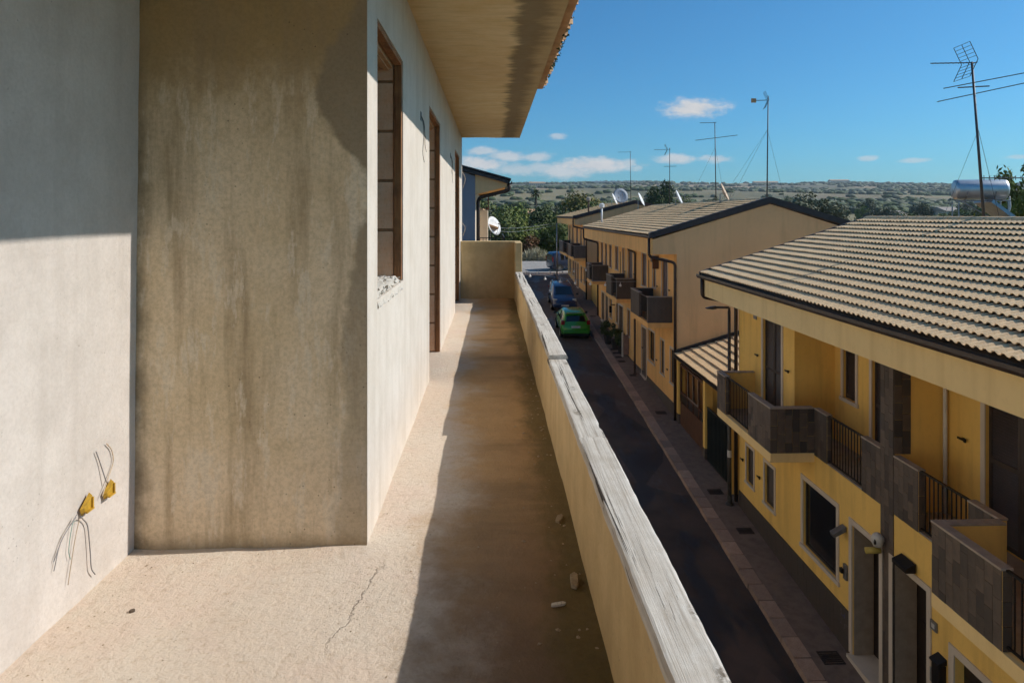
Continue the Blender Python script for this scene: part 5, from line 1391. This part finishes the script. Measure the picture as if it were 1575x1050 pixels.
# navy van at the street end, standing across
ST_V = [(0.0, .36, .80, 1.0, .74, .68), (.06, .26, 1.00, 1.60, .84, .72), (.25, .24, 1.04, 1.76, .86, .72), (1.3, .24, 1.04, 1.80, .865, .73), (2.5, .24, 1.02, 1.78, .865, .73), (2.9, .24, 1.00, 1.70, .86, .72), (3.45, .24, .98, 1.05, .85, .70), (4.1, .30, .80, .90, .82, .62), (4.2, .38, .62, .70, .70, .5)]
cv_, bx = car('parked_van', 'dark blue boxy van half hidden behind the farthest house at the street end', 5.55, 66.4, 1.25, ST_V, 'car_navy',
    [('rear_window', 0, 1, 'top'), ('side_window', 1, 3, 'side'), ('side_window', 3, 5, 'side'), ('windscreen', 5, 6, 'top')], 1.75, (.75, 3.4), .33,
    [(.5, .78, 3.95, 4.15, .62, .84)], [(.70, .82, .0, .08, .9, 1.4)])

# ------------------------------------------------------------------ rooftop things
def yagi(par, top, dirv, length, n_el, el_len, mat='alu', vertical=False):
    d = Vector(dirv).normalized(); up = Vector((0, 0, 1)); side = d.cross(up).normalized()
    m = MB(); p0 = Vector(top) - d*length*.1; p1 = Vector(top) + d*length*.9
    m.tube([p0, p1], .012, 6); m.build('boom', M[mat], par)
    e = MB()
    for k in range(n_el):
        q = p0 + (p1-p0)*(k+.3)/n_el; w = side if not vertical else up
        hl = el_len*(1-.25*k/n_el)/2
        e.tube([q - w*hl, q + w*hl], .007, 5)
    e.build('elements', M[mat], par, kind='stuff')
def mast(x, y, z0, z1, label, tilt=(0, 0), r=.02):
    o = thing('tv_antenna', label, 'antenna', (x, y, z0), 'rooftop antennas')
    MB().tube([(x, y, z0 - .15), (x + tilt[0], y + tilt[1], z1)], [r*1.25, r*.9], 8).build('mast', M['alu'], o, smooth=True)
    return o
def guy(par, a, b): MB().tube([a, b], .0045, 4).build('guy_wire', M['alu'], par)
def grid_reflector(par, top, dirv, w=.5, h=.35, tilt=.5):
    d = Vector(dirv).normalized(); side = d.cross(Vector((0, 0, 1))).normalized(); m = MB()
    for sgn in (1, -1):
        u = (Vector((0, 0, sgn)) + d*tilt*.9).normalized()
        for k in range(5): m.tube([Vector(top) + u*h*(k+1)/5 - side*w/2, Vector(top) + u*h*(k+1)/5 + side*w/2], .006, 4)
        for q in (-1, 0, 1): m.tube([Vector(top) + side*w/2*q, Vector(top) + side*w/2*q + u*h], .008, 4)
    m.build('reflector', M['alu'], par)
# tall one on the near ridge
a1 = mast(11.05, 15.0, -0.25, 3.42, 'tall leaning antenna mast with grid reflector beside the solar water tank', (-.30, 0), .026)
yagi(a1, (10.76, 15.0, 3.40), (-1, .1, 0.0), 1.0, 9, .16); grid_reflector(a1, (10.70, 15.0, 3.42), (-1, .1, 0), .62, .42)
e = MB()
e.tube([(10.10, 15.0, 2.82), (11.85, 14.0, 3.10)], .011, 5); e.tube([(10.35, 15.6, 2.62), (12.0, 14.6, 2.95)], .011, 5); e.tube([(10.5, 15.1, 2.86), (11.15, 15.0, 2.88)], .014, 6)
e.build('long_elements', M['alu'], a1)
yagi(a1, (11.10, 15.0, .82), (1, -.05, 0.0), 1.05, 9, .12, vertical=True)
guy(a1, (10.9, 15.0, 1.9), (10.35, 15.4, -.1)); guy(a1, (10.9, 15.0, 1.9), (11.6, 15.2, -.35))
# four on the far ridges
a2 = mast(10.70, 26.3, .50, 4.62, 'antenna with orange-tipped head on the gable peak of the long house', (.05, 0), .022)
yagi(a2, (10.70, 26.3, 4.45), (-1, .2, 0), .62, 6, .30); grid_reflector(a2, (10.75, 26.3, 4.45), (-1, .2, 0), .4, .36)
m = MB(); m.box(10.10, 10.28, 26.3, 26.36, 4.36, 4.52); m.build('head_box', M['terracotta'], a2)
guy(a2, (10.72, 26.3, 3.3), (9.0, 27.5, .1)); guy(a2, (10.72, 26.3, 3.3), (11.6, 26.6, .3)); guy(a2, (10.72, 26.3, 3.3), (10.5, 30.0, .5))
a3 = mast(10.62, 32.1, .50, 4.38, 'antenna with one wide cross bar halfway along the long house ridge', (-.06, 0))
yagi(a3, (10.55, 32.1, 4.36), (-1, .2, 0), .75, 7, .22)
MB().tube([(9.65, 32.2, 3.52), (11.5, 31.7, 3.72)], .014, 5).build('cross_bar', M['alu'], a3)
guy(a3, (10.58, 32.1, 3.2), (9.4, 33, .25)); guy(a3, (10.58, 32.1, 3.2), (11.2, 32.4, .4))
a4 = mast(10.55, 40.3, .50, 3.95, 'short antenna with a double cross near the big dark tree', (0, 0))
yagi(a4, (10.5, 40.3, 3.86), (-1, .1, 0), .95, 8, .2); grid_reflector(a4, (10.4, 40.3, 3.86), (-1, .1, 0), .4, .34)
MB().tube([(10.2, 40.3, 2.85), (10.92, 40.2, 2.86)], .014, 5).build('cross_bar', M['alu'], a4)
a5 = mast(10.62, 52.0, .90, 4.85, 'thin antenna on the farthest house with one short arm', (-.05, 0))
yagi(a5, (10.55, 52.0, 4.78), (-1, .1, 0), 1.0, 8, .2)
def dish(x, y, z, r, mat, label, az_=0.6, el_=.42):
    o = thing('satellite_dish', label, 'satellite dish', (x, y, z - r*1.2), 'satellite dishes on the roofs')
    d = Vector((math.sin(az_)*math.cos(el_), math.cos(az_)*math.cos(el_), math.sin(el_))); rot = d.to_track_quat('Z', 'Y').to_matrix()
    prof = [(0, 0), (r*.35, r*.02), (r*.7, r*.10), (r, r*.22), (r*1.01, r*.24), (r*.7, r*.13), (r*.35, r*.05), (0, r*.03)]
    m = MB(); m.lathe(prof, (0, 0, 0), 20); m.v = [tuple(Vector((x, y, z)) + rot @ Vector(p)) for p in m.v]; m.build('reflector', M[mat], o, smooth=True)
    m = MB(); m.tube([(x, y, z), (x - d.x*.15, y - d.y*.15, z - .05), (x - d.x*.15, y - d.y*.15, z - r - .45)], .025, 8); m.build('bracket', M['galv'], o)
    c_ = Vector((x, y, z)); h = c_ + d*r*.95
    m = MB(); m.tube([c_ + rot @ Vector((0, -r*.9, r*.2)), h], .012, 6); m.tube([h, h - d*.10], .03, 8); m.build('receiver_arm', M['grey_metal'], o)
dish(10.55, 30.9, .98, .46, 'dish_rust', 'rust-stained satellite dish nearest on the long house ridge', 2.0)
dish(10.50, 38.3, .90, .48, 'dish', 'large white satellite dish on the long house ridge, left of the rusty one', 1.95)
dish(10.30, 47.3, 1.02, .50, 'dish', 'white satellite dish rising behind the far end of the long house', 1.95)
dish(9.35, 52.3, 1.15, .48, 'dish', 'small white dish on the slope of the farthest house', 1.9)
dish(10.00, 53.2, 1.42, .62, 'dish_grey', 'grey-blue wide dish on the farthest house ridge', 2.9, .3)
dish(.02, 33.5, -.58, .48, 'dish', 'white satellite dish on the wall of the house past the balcony end', 2.2, .35)
# flues on the far roofs
def flue(x, y, z0, z1, mat, label, cap=True):
    o = thing('roof_flue', label, 'flue', (x, y, z0))
    MB().tube([(x, y, z0 - .2), (x, y, z1)], .06, 10).build('pipe', M[mat], o, smooth=True)
    m = MB(); m.lathe([(.07, -.02), (.16, .0), (.17, .20), (.05, .26), (0, .26)], (x, y, z1), 12); m.build('cowl', M['coping' if cap else mat], o)
flue(7.25, 48.0 + 3.2, .15, 1.05, 'rust_post', 'brown flue with square cowl before the farthest house roof')
flue(6.85, 42.5, -.60, .45, 'white_metal', 'short white flue on the far eave of the long house', False)
# solar water heater on the near ridge
SW = thing('solar_water_heater', 'solar water heater with steel tank and slanted panel on the near roof ridge', 'water heater', (13.2, 18.6, -.9))
m = MB()
prof = [(0, 0), (.18, .005), (.225, .03), (.235, .08), (.235, 1.02), (.225, 1.07), (.18, 1.095), (0, 1.10)]
m.lathe(prof, (0, 0, 0), 28, 'x')
TS = 1.195
ta = Vector((10.62*TS + .26, 15.75*TS, .58*TS)); rt = Matrix.Rotation(-.28, 3, 'Z') @ Matrix.Scale(TS, 3)
m.v = [tuple(ta + rt @ Vector(p)) for p in m.v]; m.build('tank', M['tank'], SW, smooth=True)
end = ta + rt @ Vector((1.102, 0, 0))
for (dy, dz, r) in ((.06, .10, .035), (.05, 0.0, .045), (.05, -.16, .03)):
    m = MB(); q = ta + rt @ Vector((1.10, dy*-1, dz)); m.tube([q, q + rt @ Vector((.03, 0, 0))], r, 10); m.build('port', M['rail'], SW)
for s_ in (.22, .80):
    m = MB(); pts = []
    for k in range(9):
        a = math.pi*(1.08 + .84*k/8); pts.append(ta + rt @ Vector((s_, .245*math.cos(a), .245*math.sin(a))))
    m.tube(pts, .018, 6); m.build('cradle', M['galv'], SW)
m = MB()
for (s_, dy) in ((.05, -.2), (1.05, -.2), (.05, .2), (1.05, .2)):
    q = ta + rt @ Vector((s_, dy, -.27)); m.tube([q, (q.x, q.y, -.14 - (q.x - 10.83)*.327)], .02, 6)
m.tube([ta + rt @ Vector((0, -.2, -.26)), ta + rt @ Vector((1.1, -.2, -.26))], .018, 6); m.tube([ta + rt @ Vector((.1, -.2, -.27)), ta + rt @ Vector((.9, -.2, -.78))], .018, 6)
m.build('stand', M['galv'], SW)
m = MB(); pa = ta + rt @ Vector((.62, .0, -.30)); ux = rt @ Vector((.72, 0, -.62)); vy = rt @ Vector((0, 1.0, 0)); nn = Vector((.05, 0, .08))
p = [pa - vy*.45, pa + ux - vy*.45, pa + ux + vy*.55, pa + vy*.55]
m.add([tuple(q) for q in p] + [tuple(q + nn) for q in p], [(0,3,2,1),(4,5,6,7),(0,1,5,4),(1,2,6,5),(2,3,7,6),(3,0,4,7)]); m.build('collector_frame', M['galv'], SW, fixn=True)
m = MB(); q2 = [a + (pa + ux*.5 + vy*.05 - a)*.06 + nn*1.05 for a in p]; m.add([tuple(q) for q in q2], [(0, 1, 2, 3)]); m.build('collector_glass', M['panel_glass'], SW)
m = MB(); m.tube(curve([tuple(ta + rt @ Vector((1.13, -.05, -.16))), tuple(ta + rt @ Vector((1.12, -.1, -.45))), tuple(ta + rt @ Vector((.95, -.15, -.80)))], 8), .022, 8); m.build('hose', M['plastic_white'], SW, smooth=True)

# ------------------------------------------------------------------ vegetation
def crown_mesh(name, mat, seed, n, leaf, clumps, rx=1.0, rz=1.0):
    return leaf_cloud(n, rx, rx, rz, leaf, random.Random(seed), clumps).mesh(name, M[mat])
CROWN = {}
for mat in ('leaf_dark', 'leaf_mid', 'leaf_bright', 'leaf_olive', 'leaf_yellow', 'leaf_red'):
    CROWN[mat] = [crown_mesh('crown', mat, 10*i + hash(mat[5:]) % 1 + len(mat), 3800, .075, 24) for i in range(2)]
def trunk_mesh(seed):
    rg = random.Random(seed); m = MB()
    m.tube([(0, 0, -.1), (.02, .01, .35), (-.02, .03, .8)], [.09, .07, .05], 8)
    for k in range(6):
        a = k*1.05 + rg.uniform(-.3, .3); l = rg.uniform(.4, .75)
        m.tube([(0, .01, .45 + .05*k), (math.cos(a)*l*.5, math.sin(a)*l*.5, .75 + .06*k), (math.cos(a)*l, math.sin(a)*l, 1.05 + .07*k)], [.045, .03, .012], 6)
    return m.mesh('trunk', M['bark'])
TRUNK = [trunk_mesh(3), trunk_mesh(5)]
def tree(x, y, r, h, mat, label, group=None, name='tree', zbase=None, cat='tree', low=False):
    z = terrain(x, y) if zbase is None else zbase
    o = thing(name, label, cat, (x, y, z), group)
    k = rnd.randrange(2)
    if low: rz, cz = h*.55, z + h*.45
    else: rz, cz = h*.40, z + h*.60
    t_ = link('trunk', TRUNK[k], o, (x, y, z)); t_.scale = (r*.8, r*.8, (cz - z)/1.0*.95); t_.rotation_euler.z = rnd.uniform(0, 6)
    c_ = link('crown', CROWN[mat][k], o, (x, y, cz)); c_.scale = (r, r, rz); c_.rotation_euler.z = rnd.uniform(0, 6)
    return o
# tangle of shrubs and trees closing the street
GB = 'trees and shrubs closing the street end'
lab = {'leaf_dark': 'dark green tree in the thicket beyond the street end', 'leaf_mid': 'mid green bushy tree in the thicket beyond the street end',
       'leaf_bright': 'fresh light green shrub in the thicket beyond the street end', 'leaf_olive': 'greyish green shrub in the thicket beyond the street end', 'leaf_yellow': 'yellowish tree behind the thicket beyond the street end'}
spots = [(0.6, 78, 2.4, 5.2, 'leaf_mid'), (3.2, 77.5, 1.9, 3.8, 'leaf_bright'), (5.8, 79, 2.1, 4.2, 'leaf_bright'), (8.2, 78, 2.2, 4.6, 'leaf_mid'), (-1.8, 80, 2.4, 5.5, 'leaf_dark'),
         (2.0, 83, 2.8, 5.8, 'leaf_mid'), (5.0, 85, 2.6, 5.4, 'leaf_dark'), (8.0, 86, 2.8, 5.6, 'leaf_mid'), (-1.0, 88, 3.2, 6.4, 'leaf_olive'), (2.5, 92, 3.2, 6.4, 'leaf_bright'),
         (6.4, 95, 3.2, 6.2, 'leaf_dark'), (-2.0, 98, 3.4, 7.4, 'leaf_mid'), (10.5, 92, 3.2, 6.6, 'leaf_dark'), (13.0, 84, 3.0, 6.2, 'leaf_mid'), (3.0, 105, 3.6, 7.0, 'leaf_mid'), (9.5, 108, 3.8, 7.4, 'leaf_olive'),
         (-1.5, 118, 3.4, 8.0, 'leaf_dark'), (4.2, 122, 3.6, 7.6, 'leaf_dark'), (14.0, 112, 4.0, 7.8, 'leaf_olive')]
for i, (x, y, r, h, mt) in enumerate(spots): tree(x, y, r, h, mt, lab[mt], GB, 'shrub' if h < 5 else 'tree', low=True)
tree(4.2, 75.9, 1.3, 2.6, 'leaf_red', 'reddish brown bush among the green shrubs at the street end', None, 'shrub', cat='shrub', low=True)
# pale dry grass along the far kerb
rg = random.Random(5); m = MB()
for i in range(2600):
    x = rg.uniform(-1, 7.2); y = 73.6 + abs(rg.gauss(0, .8)); z = terrain(x, y) + .02; h = rg.uniform(.4, 1.15)*(1.0 + .4*math.sin(x*1.7)); a = rg.uniform(0, 6.28); w = rg.uniform(.02, .05); l = rg.uniform(.05, .35)
    dx, dy = math.cos(a), math.sin(a)
    m.add([(x - dy*w, y + dx*w, z), (x + dy*w, y - dx*w, z), (x + dx*l + dy*w*.6, y + dy*l - dx*w*.6, z + h*.75), (x + dx*l*1.7, y + dy*l*1.7, z + h)], [(0, 1, 2), (0, 2, 3)])
o = m.build('dry_grass', M['grass_pale'], kind='stuff'); tag(o, 'pale dry grass along the verge at the street end', 'grass')
# bigger single trees seen over the roofs
tree(28.9, 118, 3.0, 12.2, 'leaf_dark', 'big dark round tree rising over the roofs beside the short antenna')
tree(34.2, 120, 2.6, 8.6, 'leaf_mid', 'smaller lighter tree right of the big dark round tree')
tree(13.0, 100, 3.2, 9.2, 'leaf_yellow', 'yellowish leafy tree behind the roof of the farthest house')
GO = 'olive trees behind the near roof'
for (x, y, r, h, lb) in ((35.6, 76, 3.2, 7.9, 'largest silvery olive tree between the gable peak and the near roof ridge'), (38.9, 78, 3.0, 7.2, 'silvery olive tree nearest the near roof ridge'), (31.9, 74, 2.2, 6.3, 'small silvery olive tree closest to the gable peak')):
    tree(x, y, r, h, 'leaf_olive', lb, GO)
tree(28.3, 36.5, 1.7, 8.0, 'leaf_bright', 'bright yellow-green tree at the right edge behind the solar panel', zbase=-5.6)
tree(31.2, 38.5, 2.1, 8.6, 'leaf_mid', 'darker green tree at the very right edge of the view', zbase=-5.6)
# wooded strip below the hill
rg = random.Random(11); GV = 'trees of the wooded strip in the valley'
cnt = 0
while cnt < 95:
    y = rg.uniform(125, 300); px = rg.uniform(780, 1620); x = y*math.tan(YAW + math.atan((px-787.5)/1050)); r = rg.uniform(2.4, 4.6); h = rg.uniform(4.5, 8.2)
    mt = rg.choice(['leaf_dark', 'leaf_dark', 'leaf_mid', 'leaf_olive', 'leaf_mid', 'leaf_bright'])
    tree(x, y, r, h, mt, {'leaf_dark': 'dark tree of the wooded strip in the valley below the far hill', 'leaf_mid': 'mid green tree of the wooded strip in the valley below the far hill', 'leaf_olive': 'greyish olive tree of the wooded strip in the valley below the far hill', 'leaf_bright': 'light green tree of the wooded strip in the valley below the far hill'}[mt], GV, low=True); cnt += 1
# hedges, scrub and copses over the hill: one mass
rg = random.Random(21); bl = []
for s_ in range(4):
    b_ = bmesh.new(); bmesh.ops.create_icosphere(b_, subdivisions=2, radius=1)
    for v in b_.verts:
        v.co *= 1 + mnoise.noise(v.co*1.7 + Vector((s_*5, 0, 0)))*.45 + mnoise.noise(v.co*4.5 + Vector((0, s_*3, 0)))*.25
    b_.verts.ensure_lookup_table(); bl.append(([tuple(v.co) for v in b_.verts], [tuple(v.index for v in f.verts) for f in b_.faces])); b_.free()
m1, m2 = MB(), MB(); n_ = 0
while n_ < 4200:
    y = 300 + 1650*rg.random()**1.15; px = rg.uniform(690, 1650); x = y*math.tan(YAW + math.atan((px-787.5)/1050))
    d_ = mnoise.noise((x*.0020, y*.0060, 3.1)) + .7*mnoise.noise((x*.009, y*.022, 8.1))
    row = abs(mnoise.noise((x*.0022 + 5, y*.010, 1.3))) < .022
    lone = rg.random() < .012
    if d_ < .20 - (.12 if y < 500 else 0) and not row and not lone: continue
    r = rg.uniform(.9, 2.3)*(1 + y/1500); vs, fs = rg.choice(bl); z = terrain(x, y)
    (m1 if rg.random() < .6 else m2).add([(x + v[0]*r*1.5, y + v[1]*r*1.4, z + r*.4 + v[2]*r*.75) for v in vs], fs); n_ += 1
m1.build('distant_trees', M['leaf_dark'], smooth=True, kind='stuff'); m2.build('distant_scrub', M['leaf_olive'], smooth=True, kind='stuff')
tag(bpy.data.objects['distant_trees'], 'dark hedges and copses scattered over the far hillside', 'trees'); tag(bpy.data.objects['distant_scrub'], 'greyish scrub dotted over the far hillside', 'scrub')
# palm
pal = thing('palm_tree', 'single palm with round head standing over the blue-grey shed', 'palm', (9.6, 150, terrain(9.6, 150)))
zt = 4.6; MB().tube([(9.6, 150, terrain(9.6, 150)), (9.65, 150, 0), (9.6, 150, zt)], [.35, .26, .24], 8).build('trunk', M['bark'], pal)
m = MB(); rg = random.Random(2)
for k in range(46):
    a = rg.uniform(0, 6.28); e_ = rg.uniform(-.5, 1.3); l = rg.uniform(1.2, 1.8); d = Vector((math.cos(a)*math.cos(e_), math.sin(a)*math.cos(e_), math.sin(e_))); s_ = d.cross(Vector((0, 0, 1))).normalized()*.16
    p0 = Vector((9.6, 150, zt)); p1 = p0 + d*l*.6; p2 = p0 + d*l + Vector((0, 0, -.5))
    m.add([p0 - s_*.3, p0 + s_*.3, p1 + s_*1.4, p1 - s_*1.4, p2], [(0, 1, 2, 3), (3, 2, 4)])
m.build('fronds', M['leaf_dark'], pal)
# far buildings in the valley and on the hill
def farm(x, y, w, d, h, wall, roof, label, name='farmhouse', flat=False, zoff=0.0):
    z = terrain(x, y) + zoff; o = thing(name, label, 'building', (x, y, z))
    MB().box(x, x + w, y, y + d, z - 2, z + h).build('walls', M[wall], o)
    m = MB()
    if flat: m.box(x - .3, x + w + .3, y - .3, y + d + .3, z + h + .01, z + h + .35)
    else: m.prism([(y - .4, z + h + .02), (y + d/2, z + h + d*.16), (y + d + .4, z + h + .02)], 'x', x - .4, x + w + .4)
    m.build('roof', M[roof], o, fixn=True)
    nW = max(2, int(w/3.2)); 
    for k in range(nW):
        xx = x + w*(k+.5)/nW; MB().box(xx - .5, xx + .5, y - .06, y - .005, z + h*.4, z + h*.4 + 1.1).build('window', M['glass_dark'], o)
farm(4.2, 138, 8.0, 6, 5.6, 'grey_blue', 'barge', 'blue-grey shed with flat roof rising from the thicket', 'shed', True)
farm(7.6, 172, 5.5, 6, 5.6, 'cream', 'terracotta', 'small house with pink tiled roof just above the blue-grey shed')
farm(118, 205, 8, 6, 2.4, 'white_stone', 'coping', 'long white low building beyond the near roof ridge', zoff=1.9)
farm(139, 205, 4.5, 8, 3.2, 'white_stone', 'coping', 'white block seen under the solar water tank', zoff=1.9)
farm(640, 1650, 60, 14, 6, 'cream', 'terracotta', 'long farmhouse with ochre roof on the hill skyline')
farm(880, 1750, 50, 16, 7, 'cream', 'terracotta', 'isolated farmhouse on the skyline at the right')
farm(250, 1700, 110, 10, 5, 'white_stone', 'galv', 'long pale greenhouse high on the left of the hill')
farm(60, 1100, 26, 12, 6, 'cream', 'terracotta', 'group of red roofs high on the hill at the left', zoff=2)
farm(-6, 1180, 30, 12, 6, 'white_stone', 'terracotta', 'pale farmhouse on the hill just past the grey gable', zoff=2)

# ------------------------------------------------------------------ air
hm = bpy.data.materials.new('haze_air'); hm.use_nodes = True
ht = hm.node_tree
for n in list(ht.nodes):
    if n.type != 'OUTPUT_MATERIAL': ht.nodes.remove(n)
pv = ht.nodes.new('ShaderNodeVolumePrincipled'); pv.inputs['Color'].default_value = (0.80, 0.90, 1.0, 1); pv.inputs['Density'].default_value = 0.00013
pv.inputs['Anisotropy'].default_value = 0.2
ht.links.new(pv.outputs[0], [n for n in ht.nodes if n.type == 'OUTPUT_MATERIAL'][0].inputs['Volume'])
hz = MB().box(min(xs) - 5, max(xs) + 5, -156, 3290, -22, 118).build('haze', hm); hz['kind'] = 'stuff'
tag(hz, 'thin blue summer haze over the valley and hill', 'haze')
scene.cycles.volume_bounces = 0
